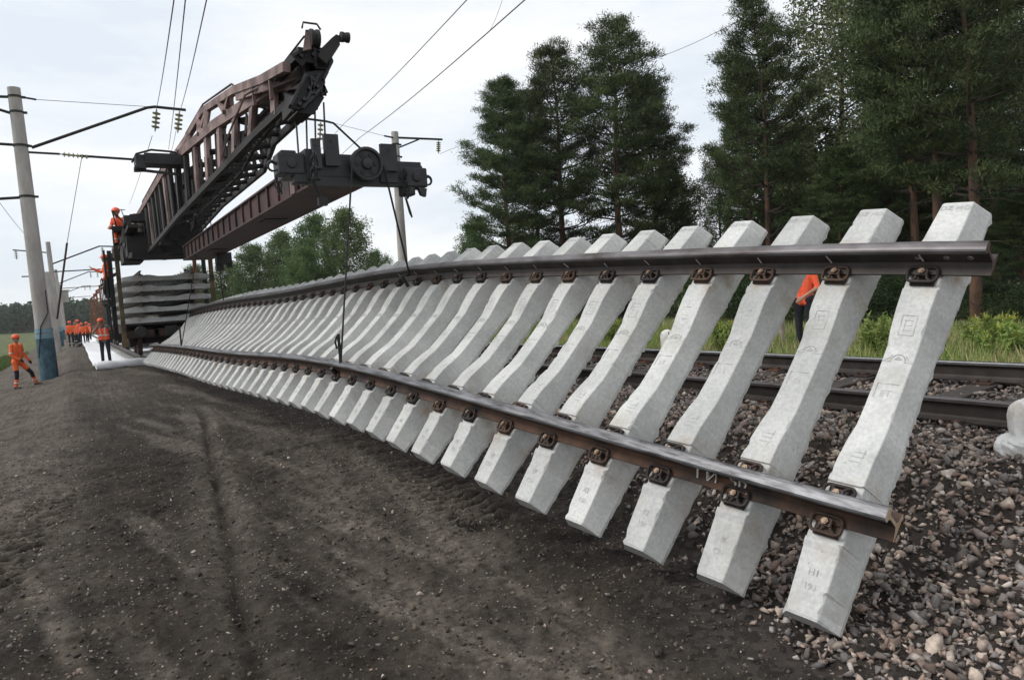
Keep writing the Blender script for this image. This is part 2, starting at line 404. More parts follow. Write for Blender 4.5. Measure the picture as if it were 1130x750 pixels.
def height(x, y, detail=True):
    z = np.zeros_like(x)
    z = z + 0.2 * sstep(14, 26, y) * sstep(-1.0, 0.2, x)                      # formation rises under the train
    z = z - 0.115 * np.log1p(np.exp(np.clip((-0.9 - np.maximum(x, -9)) / .35, -30, 30))) * .35 - 0.25 * sstep(-4, -9, x)             # embankment falls away on the left
    z = z + 0.05 * np.exp(-((x + 0.25) / 0.35) ** 2) * sstep(10, 18, y)          # low berm by the poles
    z = z + 0.20 * sstep(33, 50, y) * sstep(-3, -1, x) * sstep(1.1, 0.5, x)
    # shoulder and bed of the second track
    up = sstep(3.3, 4.95, x) * 0.53
    cant = np.clip((x - 5.2) / 2.8, 0, 1) * 0.08
    dn = sstep(8.25, 9.4, x) * 0.18
    z = z + up + cant - dn
    z = z - 0.5 * sstep(22, 60, x) + 1.5 * sstep(60, 400, x)
    if detail:
        near = np.exp(-np.hypot(x, y) / 40)
        z = z + 0.10 * fbm(x, y, 0.25, 3, 3) * (0.4 + 0.6 * sstep(0, 3, np.abs(x - 6.7)))
        z = z + (0.05 * fbm(x, y, 1.3, 3, 9) + 0.042 * fbm(x, y, 6, 4, 21)) * near
        clod = vnoise(x * 17, y * 17, 5); z = z + 0.085 * np.clip(clod - 0.60, 0, 1) * near
        clod = vnoise(x * 9 + 3, y * 9, 55); z = z + 0.11 * np.clip(clod - 0.68, 0, 1) * near
        d, s, sd = pdist(x, y, RUT); amp = 0.35 + 0.65 * vnoise(s * 1.1, s * 0, 77)
        wob = d + 0.06 * fbm(x, y, 4, 3, 31)
        z = z - amp * 0.060 * np.exp(-(wob / 0.05) ** 2) + amp * 0.030 * np.exp(-((wob - 0.19) / 0.10) ** 2)
        d, s, sd = pdist(x, y, CRACK); wob = d + 0.05 * fbm(x, y, 6, 3, 41)
        z = z - 0.05 * np.exp(-(wob / 0.05) ** 2) + 0.02 * np.exp(-((wob - 0.13) / 0.07) ** 2)
        for T, wd, per in ((TREAD1, 0.24, 0.19), (TREAD2, 0.24, 0.16)):
            d, s, sd = pdist(x, y, T); mk = sstep(wd + 0.05, wd - 0.03, d)
            ph = np.sin(2 * np.pi * (s + 0.35 * np.abs(sd)) / per)
            z = z + mk * (0.032 * np.clip(ph * 1.6, -1, 1) - 0.014) * (0.55 + 0.45 * vnoise(s * 2, sd * 5, 3))
        for off in (-0.28, -0.1, 0.12, 0.3):
            d, s, sd = pdist(x, y, BAND); z = z - 0.010 * np.exp(-((sd - off) / 0.04) ** 2) * vnoise(s * 1.5, off * 9 + s * 0, 8)
            d, s, sd = pdist(x, y, BAND2); z = z - 0.009 * np.exp(-((sd - off) / 0.04) ** 2) * vnoise(s * 1.5, off * 9 + s * 0, 18)
    # hills behind on the left
    r = np.hypot(x, y); ang = np.degrees(np.arctan2(x, y))
    z = z + sstep(150, 420, r) * (sstep(3, -6, ang) * (5 + 2 * np.sin(ang * 0.35)) + 1.5 * sstep(2, 14, ang))
    return z

def axis(lo, hi, step, far, grow):
    a = list(np.arange(lo, hi + 1e-6, step)); s = step
    while a[-1] < far[1]: s *= grow; a.append(a[-1] + s)
    s = step; pre = []
    v = lo
    while v > far[0]: s *= grow; v -= s; pre.append(v)
    return np.array(pre[::-1] + a)

def build_ground():
    xs = axis(-1.6, 4.6, 0.024, (-1600, 1800), 1.075); ys = axis(1.5, 10.6, 0.026, (-60, 1900), 1.06)
    X, Y = np.meshgrid(xs, ys); x = X.ravel(); y = Y.ravel(); z = height(x, y)
    nx, ny = len(xs), len(ys)
    idx = np.arange(nx * ny).reshape(ny, nx)
    f = np.stack([idx[:-1, :-1], idx[:-1, 1:], idx[1:, 1:], idx[1:, :-1]], -1).reshape(-1, 4)
    grass = np.maximum(sstep(9.0, 9.8, x + 0.8 * fbm(x, y, 0.8, 3, 4)), sstep(-3.2, -4.6, x + 2 * fbm(x, y, 0.2, 3, 6)) * sstep(12, 20, y))
    grass = np.maximum(grass, sstep(110, 200, np.hypot(x, y)))
    stone = sstep(2.75, 3.5, x + 0.5 * fbm(x, y, 1.1, 3, 14) + 0.75 * sstep(4.5, 2.2, y)) * (1 - sstep(8.6, 9.4, x))
    pale = np.zeros_like(x)
    d, s, sd = pdist(x, y, RUT); pale = np.maximum(pale, 1.15 * np.exp(-(d / 0.26) ** 2) * (0.25 + 0.9 * vnoise(s * 0.8, s * 0 + 2, 5)))
    for B, a in ((BAND, 1.1), (BAND2, 0.8)):
        d, s, sd = pdist(x, y, B); pale = np.maximum(pale, a * np.exp(-(d / 0.38) ** 2) * (0.3 + 0.9 * vnoise(s * 0.9, sd * 3, 15)))
    lg = sstep(0.35, -0.5, x + 0.6 * fbm(x, y, 0.7, 4, 24)) * sstep(4, 8, y)
    pale = np.maximum(pale, 0.95 * lg * (0.35 + 1.1 * (fbm(x, y, 1.6, 4, 91) + 0.5)))
    pale = np.maximum(pale, 0.6 * sstep(13, 22, y) * sstep(3, 0.5, x))
    streak = fbm(x * 3.2 + y * 0.55, y * 0.35, 1.0, 4, 131) + 0.5
    pale = np.maximum(pale, 0.95 * sstep(0.50, 0.74, streak) * sstep(3.3, 2.2, x))
    for T, wd, per in ((TREAD1, 0.24, 0.19), (TREAD2, 0.24, 0.16)):
        d, s, sd = pdist(x, y, T); ph = np.sin(2 * np.pi * (s + 0.35 * np.abs(sd)) / per); mk = sstep(wd + .04, wd - .02, d)
        pale = pale * (1 - mk) + mk * np.where(ph > 0, .75, .0)
    fine = fbm(x, y, 5.5, 4, 151) + .5; pale = np.clip(pale * (.45 + 1.1 * fine), 0, 1)
    rutd = np.exp(-(pdist(x, y, RUT)[0] / 0.07) ** 2)
    pale = pale * (1 - 0.8 * rutd)
    me = fast_mesh('ground', np.stack([x, y, z], 1), f, M['ground'], dict(grass=grass, stone=stone, pale=pale), smooth=True)
    o = link('ground', me); tag(o, None, None, None, 'structure')

def mat_ground():
    mt, t, b = newmat('ground')
    def attr(n):
        a = t.nodes.new('ShaderNodeAttribute'); a.attribute_name = n; return a.outputs['Fac']
    soil, f0, src = noise_col(t, (0.0125, 0.0098, 0.0076), (0.042, 0.033, 0.025), 1.6, detail=9, lo=0.36, hi=0.66, rough=0.65)
    speck, f1, _ = noise_col(t, (0.35, 0.35, 0.35), (1.9, 1.85, 1.78), 24, detail=8, lo=0.36, hi=0.70, rough=0.7)
    soil = mixc(t, soil, speck, 0.75, 'MULTIPLY')
    palec, f2, _ = noise_col(t, (0.034, 0.028, 0.023), (0.195, 0.165, 0.136), 13, detail=8, lo=0.34, hi=0.7, rough=0.7)
    pf = t.nodes.new('ShaderNodeMath'); pf.operation = 'MULTIPLY'; t.links.new(attr('pale'), pf.inputs[0])
    t.links.new(rampf(t, f0, 0.3, 0.65, 0.55, 1.15), pf.inputs[1]); pf.use_clamp = True
    c = mixc(t, soil, palec, pf.outputs[0])
    # tiny pebbles
    vo = t.nodes.new('ShaderNodeTexVoronoi'); vo.inputs['Scale'].default_value = 42; t.links.new(src, vo.inputs['Vector'])
    wn = t.nodes.new('ShaderNodeSeparateColor'); t.links.new(vo.outputs['Color'], wn.inputs[0])
    gt = t.nodes.new('ShaderNodeMath'); gt.operation = 'GREATER_THAN'; gt.inputs[1].default_value = 0.90; t.links.new(wn.outputs[0], gt.inputs[0])
    ls = t.nodes.new('ShaderNodeMath'); ls.operation = 'LESS_THAN'; ls.inputs[1].default_value = 0.30; t.links.new(vo.outputs['Distance'], ls.inputs[0])
    pb = t.nodes.new('ShaderNodeMath'); pb.operation = 'MULTIPLY'; t.links.new(gt.outputs[0], pb.inputs[0]); t.links.new(ls.outputs[0], pb.inputs[1])
    pbc = mixc(t, (0.10, 0.09, 0.08), (0.30, 0.27, 0.24), wn.outputs[1])
    c = mixc(t, c, pbc, pb.outputs[0])
    # gravel base under the loose stones
    v2 = t.nodes.new('ShaderNodeTexVoronoi'); v2.inputs['Scale'].default_value = 24; t.links.new(src, v2.inputs['Vector'])
    s2 = t.nodes.new('ShaderNodeSeparateColor'); t.links.new(v2.outputs['Color'], s2.inputs[0])
    gr = mixc(t, (0.018, 0.015, 0.0125), (0.060, 0.050, 0.043), s2.outputs[0])
    c = mixc(t, c, gr, attr('stone'))
    gc, f3, _ = noise_col(t, (0.045, 0.065, 0.022), (0.115, 0.125, 0.05), 0.6, detail=8)
    c = mixc(t, c, gc, attr('grass'))
    t.links.new(c, b.inputs['Base Color']); b.inputs['Roughness'].default_value = 0.95; b.inputs['Specular IOR Level'].default_value = 0.2
    n1 = bump(t, b, f1, 0.9, 0.03)
    n2_ = bump(t, b, pb.outputs[0], 0.6, 0.012, n1)
    nz = t.nodes.new('ShaderNodeTexNoise'); nz.inputs['Scale'].default_value = 110; nz.inputs['Detail'].default_value = 4; t.links.new(src, nz.inputs['Vector'])
    bump(t, b, nz.outputs['Fac'], 0.6, 0.008, n2_)
    return mt
M['ground'] = mat_ground()
build_ground()
def gz(x, y):
    return float(height(np.array([float(x)]), np.array([float(y)]))[0])

# ------------------------------------------------------------------ loose stones (stuff)
def stone_shapes(k=14):
    out = []
    for i in range(k):
        bm = bmesh.new()
        for j in range(9):
            v = Vector((rnd.gauss(0, 1), rnd.gauss(0, 1), rnd.gauss(0, 1))).normalized()
            bm.verts.new((v.x * rnd.uniform(0.65, 1.15), v.y * rnd.uniform(0.45, 0.85), v.z * rnd.uniform(0.35, 0.65)))
        r = bmesh.ops.convex_hull(bm, input=bm.verts)
        bmesh.ops.delete(bm, geom=[g for g in r['geom_interior'] if isinstance(g, bmesh.types.BMVert)], context='VERTS')
        bmesh.ops.triangulate(bm, faces=bm.faces)
        bm.verts.ensure_lookup_table(); bm.verts.index_update()
        out.append((np.array([v.co[:] for v in bm.verts]), np.array([[v.index for v in f.verts] for f in bm.faces]))); bm.free()
    return out
SHAPES = stone_shapes()
BR = np.array([1.32, 1.23, 1.17])
PAL = np.array([(0.20, 0.19, 0.185), (0.15, 0.145, 0.145), (0.24, 0.20, 0.175), (0.22, 0.165, 0.138), (0.12, 0.11, 0.105), (0.30, 0.28, 0.26), (0.155, 0.12, 0.102), (0.09, 0.08, 0.075), (0.24, 0.195, 0.168), (0.33, 0.29, 0.25)])
def scatter(name, x, y, size, sink, pal=PAL, pw=None, dz=0.0):
    z = height(x, y) + dz
    Vs, Fs, Cs = [], [], []; base = 0
    which = rs.randint(0, len(SHAPES), len(x)); ci = rs.choice(len(pal), len(x), p=pw)
    for k, (sv_, sf) in enumerate(SHAPES):
        ids = np.where(which == k)[0]
        if not len(ids): continue
        n = len(ids); q = rs.normal(size=(n, 4)); q[:, 1:3] *= 0.45; q /= np.linalg.norm(q, axis=1)[:, None]
        a, b, c, d = q.T
        Rm = np.stack([1 - 2 * (c * c + d * d), 2 * (b * c - a * d), 2 * (b * d + a * c), 2 * (b * c + a * d), 1 - 2 * (b * b + d * d), 2 * (c * d - a * b), 2 * (b * d - a * c), 2 * (c * d + a * b), 1 - 2 * (b * b + c * c)], 1).reshape(n, 3, 3)
        P = np.einsum('nij,vj->nvi', Rm, sv_) * size[ids][:, None, None]
        P += np.stack([x[ids], y[ids], z[ids] + size[ids] * sink[ids]], 1)[:, None, :]
        Vs.append(P.reshape(-1, 3))
        Fs.append((sf[None] + (base + np.arange(n) * len(sv_))[:, None, None]).reshape(-1, 3)); base += n * len(sv_)
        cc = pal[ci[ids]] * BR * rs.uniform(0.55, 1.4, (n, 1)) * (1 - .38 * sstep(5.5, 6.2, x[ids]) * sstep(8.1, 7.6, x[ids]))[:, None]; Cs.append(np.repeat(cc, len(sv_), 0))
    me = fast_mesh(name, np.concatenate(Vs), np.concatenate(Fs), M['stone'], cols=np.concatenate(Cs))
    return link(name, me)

def ballast():
    n = 90000
    x = rs.uniform(2.3, 8.9, n); y = 0.6 + 15.4 * rs.beta(1.0, 1.9, n)
    edge = 3.50 + 0.5 * fbm(x, y, 1.1, 3, 14) - 0.85 * sstep(4.6, 2.0, y)
    p = np.clip((x - edge) / 0.55, 0.0, 1) ** 1.2
    p = p * (1 - .45 * sstep(4.7, 3.9, x) * sstep(3.2, 4.2, y)); p = p * (0.42 + 0.9 * (fbm(x, y, 1.9, 3, 66) + 0.5)); p *= np.where((x > 5.95) & (x < 7.45), 0.8, 1)
    p *= np.where(y > 9, 0.55, 1)
    keep = rs.rand(n) < p * 0.85
    x, y = x[keep], y[keep]; sz = np.clip(rs.lognormal(math.log(0.0235), 0.42, len(x)), 0.011, 0.062)
    o = scatter('ballast_stones', x, y, sz, rs.uniform(-0.1, 0.55, len(x)))
    tag(o, 'loose angular grey and pinkish ballast stones along the tracks', 'stones', None, 'stuff')
    n = 15000
    x = rs.uniform(-3.2, 3.6, n); y = 1.4 + 26 * rs.beta(1, 2.2, n)
    keep = rs.rand(n) < (0.30 + 0.7 * (fbm(x, y, 0.9, 3, 5) + 0.5)) * (0.5 + 0.9 * sstep(1.6, 3.2, x) + 2.2 * sstep(0.3, -0.7, x))
    x, y = x[keep], y[keep]; sz = np.clip(rs.lognormal(math.log(0.0095), 0.5, len(x)), 0.004, 0.034)
    o = scatter('pebbles', x, y, sz, rs.uniform(-0.2, 0.4, len(x)), PAL * 0.85, None)
    tag(o, 'small pebbles and stone chips strewn over the dark soil', 'pebbles', None, 'stuff')
    n = 22000
    x = rs.uniform(-2.0, 3.6, n); y = 1.4 + 12 * rs.beta(1, 1.8, n)
    sz = np.clip(rs.lognormal(math.log(0.0085), 0.6, n), 0.003, 0.034)
    o = scatter('soil_clods', x, y, sz, rs.uniform(-0.3, 0.3, n), np.array([(0.034, 0.027, 0.021), (0.022, 0.018, 0.014), (0.050, 0.040, 0.031), (0.085, 0.07, 0.055)]))
    tag(o, 'crumbly clods of dark brown soil', 'soil', None, 'stuff')
ballast()

# ------------------------------------------------------------------ second track (in use, on timber sleepers)
def rail_profile():
    h = [(-.075, 0), (.075, 0), (.075, .011), (.030, .026), (.0095, .042), (.009, .120), (.014, .134), (.036, .146), (.0375, .150), (.0365, .172), (.028, .1785), (.012, .1805),
         (-.012, .1805), (-.028, .1785), (-.0365, .172), (-.0375, .150), (-.036, .146), (-.014, .134), (-.009, .120), (-.0095, .042), (-.030, .026), (-.075, .011)]
    return h
PROF = rail_profile()
def rail_build(mb, frames):
    """slot 0 rust, slot 1 worn head, slot 2 cut end"""
    s0 = len(mb.f); mb.sweep(PROF, frames)
    n = len(PROF)
    for k in range(s0, len(mb.f) - 2):
        j = (k - s0) % n
        if 8 <= j <= 14: mb.m[k] = 1
    mb.m[-1] = 2; mb.m[-2] = 2

def second_track():
    root = empty('railway_track', (6.7, 0, 0.55), 'older track of dark rails on timber sleepers running past the hanging panel', 'railway track')
    up = Vector((0, 0, 1)); cant = Vector((1, 0, 0.057)).normalized(); nrm = cant.cross(Vector((0, 1, 0)))
    for X, Z, hm in ((5.9, 0.573, 'rail_dull'), (7.5, 0.664, 'rail_shine')):
        mb = MB(); rail_build(mb, [(Vector((X, y, Z)), cant, nrm) for y in (-8, 10, 40, 120, 300)])
        mb.build('rail', [M['rail_dark'], M[hm], M['steel_cut']], root)
    y = -1.2; i = 0
    sm = None
    while i < 96:
        mb = MB(); c = Vector((6.7, y + rnd.uniform(-.03, .03), 0.618 - 0.098))
        rot = Matrix((cant, Vector((0, 1, 0)), nrm)).transposed() @ Matrix.Rotation(rnd.uniform(-.012, .012), 3, 'Z')
        a = 1.375 + rnd.uniform(-.03, .03)
        mb.box(c, (2 * a, 0.235, 0.17), rot)
        so = mb.build('sleeper', M['timber'], root)
        bv = so.modifiers.new('edge', 'BEVEL'); bv.width = 0.012; bv.segments = 2
        if i < 30:
            for s in (-1, 1):
                pm = MB(); o = c + rot @ Vector((0.802 * s, 0, 0.093))
                pm.box(o, (0.36, 0.17, 0.02), rot)
                for dx in (-.13, .13):
                    for dy in (-.05, .05):
                        q = o + rot @ Vector((dx, dy, 0.008)); pm.cyl(q, q + nrm * 0.035, 0.016, 6)
                    q = o + rot @ Vector((dx * 0.72, 0, 0.012)); pm.box(q, (0.07, 0.08, 0.03), rot)
                pm.build('tie_plate', M['rail_rust'], so)
        y += 0.60; i += 1
second_track()

# ------------------------------------------------------------------ the lifted track panel
# measured run of the sleepers: rail-level centre and the direction across the panel
PANEL = [(3.779,2.342,1.182,0.646,0.024,0.763),(3.706,2.860,1.228,0.660,0.023,0.751),(3.643,3.380,1.271,0.672,0.021,0.740),(3.588,3.900,1.311,0.683,0.017,0.730),(3.541,4.420,1.348,0.694,0.012,0.720),(3.502,4.941,1.383,0.704,0.007,0.711),(3.470,5.463,1.416,0.711,0.004,0.703),(3.443,5.985,1.447,0.717,0.002,0.697),(3.419,6.507,1.476,0.722,0.002,0.692),(3.396,7.031,1.504,0.725,0.003,0.689),(3.374,7.555,1.528,0.727,0.006,0.687),(3.352,8.079,1.548,0.729,0.010,0.685),(3.331,8.603,1.562,0.731,0.015,0.683),(3.310,9.128,1.571,0.733,0.020,0.680),(3.288,9.653,1.576,0.735,0.024,0.678),(3.266,10.178,1.576,0.737,0.028,0.675),(3.244,10.703,1.572,0.739,0.032,0.673),(3.222,11.228,1.566,0.741,0.034,0.671),(3.201,11.753,1.558,0.742,0.035,0.669),(3.181,12.278,1.550,0.743,0.035,0.668),(3.161,12.803,1.542,0.744,0.034,0.667),(3.142,13.328,1.534,0.745,0.033,0.666),(3.124,13.852,1.528,0.746,0.031,0.665),(3.106,14.377,1.523,0.748,0.029,0.664),(3.090,14.902,1.521,0.749,0.026,0.662),(3.075,15.426,1.519,0.749,0.023,0.662),(3.061,15.951,1.520,0.749,0.021,0.662),(3.048,16.475,1.520,0.748,0.020,0.663),(3.037,17.000,1.521,0.747,0.019,0.665),(3.025,17.525,1.522,0.745,0.019,0.667),(3.014,18.049,1.522,0.743,0.019,0.669),(3.002,18.574,1.521,0.742,0.020,0.670),(2.990,19.099,1.519,0.741,0.021,0.671),(2.977,19.624,1.516,0.741,0.023,0.671),(2.964,20.149,1.512,0.742,0.024,0.670),(2.950,20.674,1.507,0.743,0.026,0.669),(2.937,21.199,1.500,0.744,0.027,0.668),(2.923,21.724,1.493,0.746,0.028,0.666),(2.910,22.249,1.486,0.748,0.029,0.663),(2.897,22.773,1.477,0.750,0.030,0.661),(2.885,23.298,1.467,0.752,0.030,0.658),(2.872,23.823,1.456,0.755,0.031,0.655),(2.860,24.348,1.444,0.758,0.031,0.652),(2.849,24.873,1.432,0.761,0.031,0.648),(2.839,25.397,1.418,0.764,0.032,0.645),(2.829,25.922,1.404,0.767,0.032,0.641)]
PC_ = [Vector(p[:3]) for p in PANEL]; PE_ = [Vector(p[3:]).normalized() for p in PANEL]
NS = len(PC_)
PT_ = []
for i in range(NS):
    d = (PC_[min(i + 1, NS - 1)] - PC_[max(i - 1, 0)]).normalized()
    d = (d - PE_[i] * d.dot(PE_[i])).normalized(); PT_.append(d)
PN_ = [PE_[i].cross(PT_[i]) for i in range(NS)]

# half profile along the sleeper: x, top height, top half width, bottom half width
SL = [(1.350, -.058, .082, .150), (1.335, -.050, .086, .151), (1.20, -.030, .090, .151), (1.02, -.002, .094, .151), (.985, .012, .095, .151), (.965, .012, .095, .151), (.960, 0, .096, .151), (.80, 0, .096, .151),
      (.640, 0, .096, .150), (.635, .012, .095, .150), (.60, .010, .094, .149), (.50, .004, .092, .147), (.36, -.022, .090, .144), (.26, -.044, .084, .137), (.12, -.048, .082, .134), (0, -.048, .082, .134)]
def sl_interp(x):
    ax = abs(x)
    for (a, b) in zip(SL[:-1], SL[1:]):
        if b[0] <= ax <= a[0]:
            t = (ax - b[0]) / (a[0] - b[0] + 1e-9)
            return tuple(b[k] + (a[k] - b[k]) * t for k in (1, 2, 3))
    return SL[-1][1:]
ZB = -0.193

def strip(mb, pts, wd):
    """thin raised line on the top face of a sleeper; pts (x along sleeper, y across)"""
    for (x0, y0), (x1, y1) in zip(pts[:-1], pts[1:]):
        d = Vector((x1 - x0, y1 - y0)); l = d.length
        if l < 1e-6: continue
        d /= l; p = Vector((-d.y, d.x)) * wd / 2; d = d * wd / 2
        q = [(x0 - d.x + p.x, y0 - d.y + p.y), (x1 + d.x + p.x, y1 + d.y + p.y), (x1 + d.x - p.x, y1 + d.y - p.y), (x0 - d.x - p.x, y0 - d.y - p.y)]
        lo = [(a, b, sl_interp(a)[0] - 0.001) for a, b in q]; hi = [(a, b, sl_interp(a)[0] + 0.0022) for a, b in q]
        mb.add(lo + hi, [(4, 5, 6, 7), (0, 1, 5, 4), (1, 2, 6, 5), (2, 3, 7, 6), (3, 0, 4, 7)])

def text_mesh(txt, size, extrude=0.0):
    cu = bpy.data.curves.new('lettering', 'FONT'); cu.body = txt; cu.size = size; cu.align_x = 'CENTER'; cu.extrude = extrude; cu.resolution_u = 3
    o = bpy.data.objects.new('lettering', cu); COL.objects.link(o)
    bpy.context.view_layer.update()
    me = bpy.data.meshes.new_from_object(o.evaluated_get(bpy.context.evaluated_depsgraph_get()))
    vs = [v.co[:] for v in me.vertices]; fs = [tuple(p.vertices) for p in me.polygons]
    bpy.data.objects.remove(o); bpy.data.curves.remove(cu); bpy.data.meshes.remove(me)
    return vs, fs
def top_text(mb, txt, size, cx, cy=0.0):
    vs, fs = text_mesh(txt, size)
    # letters read along -y, their tops towards +x
    mb.add([(cx + v[1], cy - v[0], sl_interp(cx + v[1])[0] + 0.0022) for v in vs], fs)

def make_sleeper(seed, marks=True):
    r = random.Random(seed); mb = MB(); xs = []
    base = sorted(set([p[0] for p in SL] + [-p[0] for p in SL]))
    x = -1.35; allx = set(base)
    while x < 1.35: allx.add(round(x, 4)); x += 0.045
    xs = sorted(allx); ring = 10; rows = []
    for x in xs:
        h, tw, bw = sl_interp(x)
        j1 = r.uniform(-.005, .003) if r.random() < 0.8 else r.uniform(-.020, 0.003); j2 = r.uniform(-.005, .003) if r.random() < 0.8 else r.uniform(-.020, .003)
        e = 0.004; k1 = r.uniform(-.0012, .0012)
        cL = r.uniform(.006, .016) if r.random() < .07 else 0; cR = r.uniform(.006, .016) if r.random() < .07 else 0
        rows.append([(x, -bw + j1 * .3, ZB + j1), (x, -bw, ZB + 0.022), (x, -tw - 0.001 + cL * .3, h - 0.004 - cL * .8), (x, -tw + e + cL, h + k1 * .3), (x, -tw * 0.3, h), (x, tw * 0.3, h), (x, tw - e - cR, h + k1 * .3), (x, tw + 0.001 - cR * .3, h - 0.004 - cR * .8), (x, bw, ZB + 0.022), (x, bw - j2 * .3, ZB + j2)])
    for row in rows: mb.v.extend(row)
    for i in range(len(xs) - 1):
        for j in range(ring):
            j2 = (j + 1) % ring
            mb.f.append((i * ring + j, i * ring + j2, (i + 1) * ring + j2, (i + 1) * ring + j)); mb.m.append(0)
    mb.f.append(tuple(range(ring))); mb.m.append(0)
    e = (len(xs) - 1) * ring; mb.f.append(tuple(e + j for j in range(ring))[::-1]); mb.m.append(0)
    if marks:
        mb.mi = 1; lw = 0.0045
        def rect(x0, x1, y0, y1): strip(mb, [(x0, y0), (x1, y0), (x1, y1), (x0, y1), (x0, y0)], lw)
        if seed % 4 != 3:
            rect(.335, .455, -.038, .042)
            for q in (.365, .395, .425): strip(mb, [(q, -.018), (q, .020)], lw)
            strip(mb, [(.365, .020), (.425, .020)], lw)
        else:
            for q in (.345, .375, .44): strip(mb, [(q, -.02), (q, .026)], lw)
        # winged arch emblem
        arch = [(.165 + .048 * math.sin(a), .040 * math.cos(a)) for a in [math.pi * k / 10 for k in range(11)]]
        strip(mb, arch, lw)
        for s in (-1, 1):
            strip(mb, [(.165, s * .078), (.165, s * .040)], lw); strip(mb, [(.165, s * .078), (.205, s * .037)], lw); strip(mb, [(.172, s * .068), (.19, s * .042)], lw)
        strip(mb, [(.18, -.018), (.195, 0), (.18, .018)], lw); strip(mb, [(.178, -.010), (.178, .010)], lw)
        strip(mb, [(-.07, .058), (.02, .058), (.02, -.052)], lw)
        top_text(mb, 'ET' if seed % 2 else 'E1', .055, -.06)
        for q in (-.50, -.47, -.44): strip(mb, [(q, -.035), (q, .03)], lw)
        strip(mb, [(-.52, -.03), (-.42, -.03)], lw)
        top_text(mb, 'DZ MO', .052, 1.275)
        top_text(mb, ['HK', 'H1', 'EP', 'KI'][seed % 4], .050, -1.145); top_text(mb, ['CI9', '193', 'C51', '150'][seed % 4], .045, -1.215)
    me = mb.mesh('sleeper', [M['concrete'], M['mark']])
    return me

def make_fastening():
    """steel plate, double-loop spring clip, bolt and nut; rail on the -x side"""
    mb = MB()
    mb.box((.004, 0, .008), (.100, .128, .016)); mb.box((-.012, 0, .024), (.030, .054, .020))
    x0, x1, yy, r = -.046, .044, .080, .028
    loop = []
    for cx, cy, a0 in ((x1 - r, yy - r, 0), (x0 + r, yy - r, 90), (x0 + r, -yy + r, 180), (x1 - r, -yy + r, 270)):
        for k in range(5):
            a = R(a0 + k * 22.5); loop.append((cx + r * math.cos(a), cy + r * math.sin(a)))
    loop.insert(5, (0, yy)); 
    z = lambda a: .038 - .10 * (a - .0) * .5 + (.010 if a < 0 else 0)
    mb.tube([(a, b, z(a)) for a, b in loop], .0092, 8, closed=True)
    for s in (1, -1):
        mb.tube([(x1 - .002, s * .050, .036), (.026, s * .032, .042), (.006, s * .026, .050), (-.022, s * .025, .050)], .0092, 8)
    mb.mi = 1
    mb.cyl((-.006, 0, .010), (-.006, 0, .078), .011, 8); mb.cyl((-.006, 0, .058), (-.006, 0, .074), .019, 6); mb.mi = 0; mb.box((-.006, 0, .056), (.044, .062, .008))
    return mb
FAST = make_fastening()
FAST_ME = FAST.mesh('fastening', [M['clip'], M['bolt']], smooth=False)

def curve_pt(s):
    """frame at fractional sleeper number, extrapolated beyond both ends"""
    if s < 0: return PC_[0] + (PC_[0] - PC_[1]) * (-s), PE_[0], PN_[0]
    if s > NS - 1: return PC_[-1] + (PC_[-1] - PC_[-2]) * (s - NS + 1), PE_[-1], PN_[-1]
    i = min(int(s), NS - 2); t = s - i
    def cat(a, b, c, d): return 0.5 * ((2 * b) + (c - a) * t + (2 * a - 5 * b + 4 * c - d) * t * t + (3 * b - a - 3 * c + d) * t ** 3)
    im, ip = max(i - 1, 0), min(i + 2, NS - 1)
    p = cat(PC_[im], PC_[i], PC_[i + 1], PC_[ip]); e = PE_[i].lerp(PE_[i + 1], t).normalized(); n = PN_[i].lerp(PN_[i + 1], t)
    n = (n - e * n.dot(e)).normalized(); return p, e, n

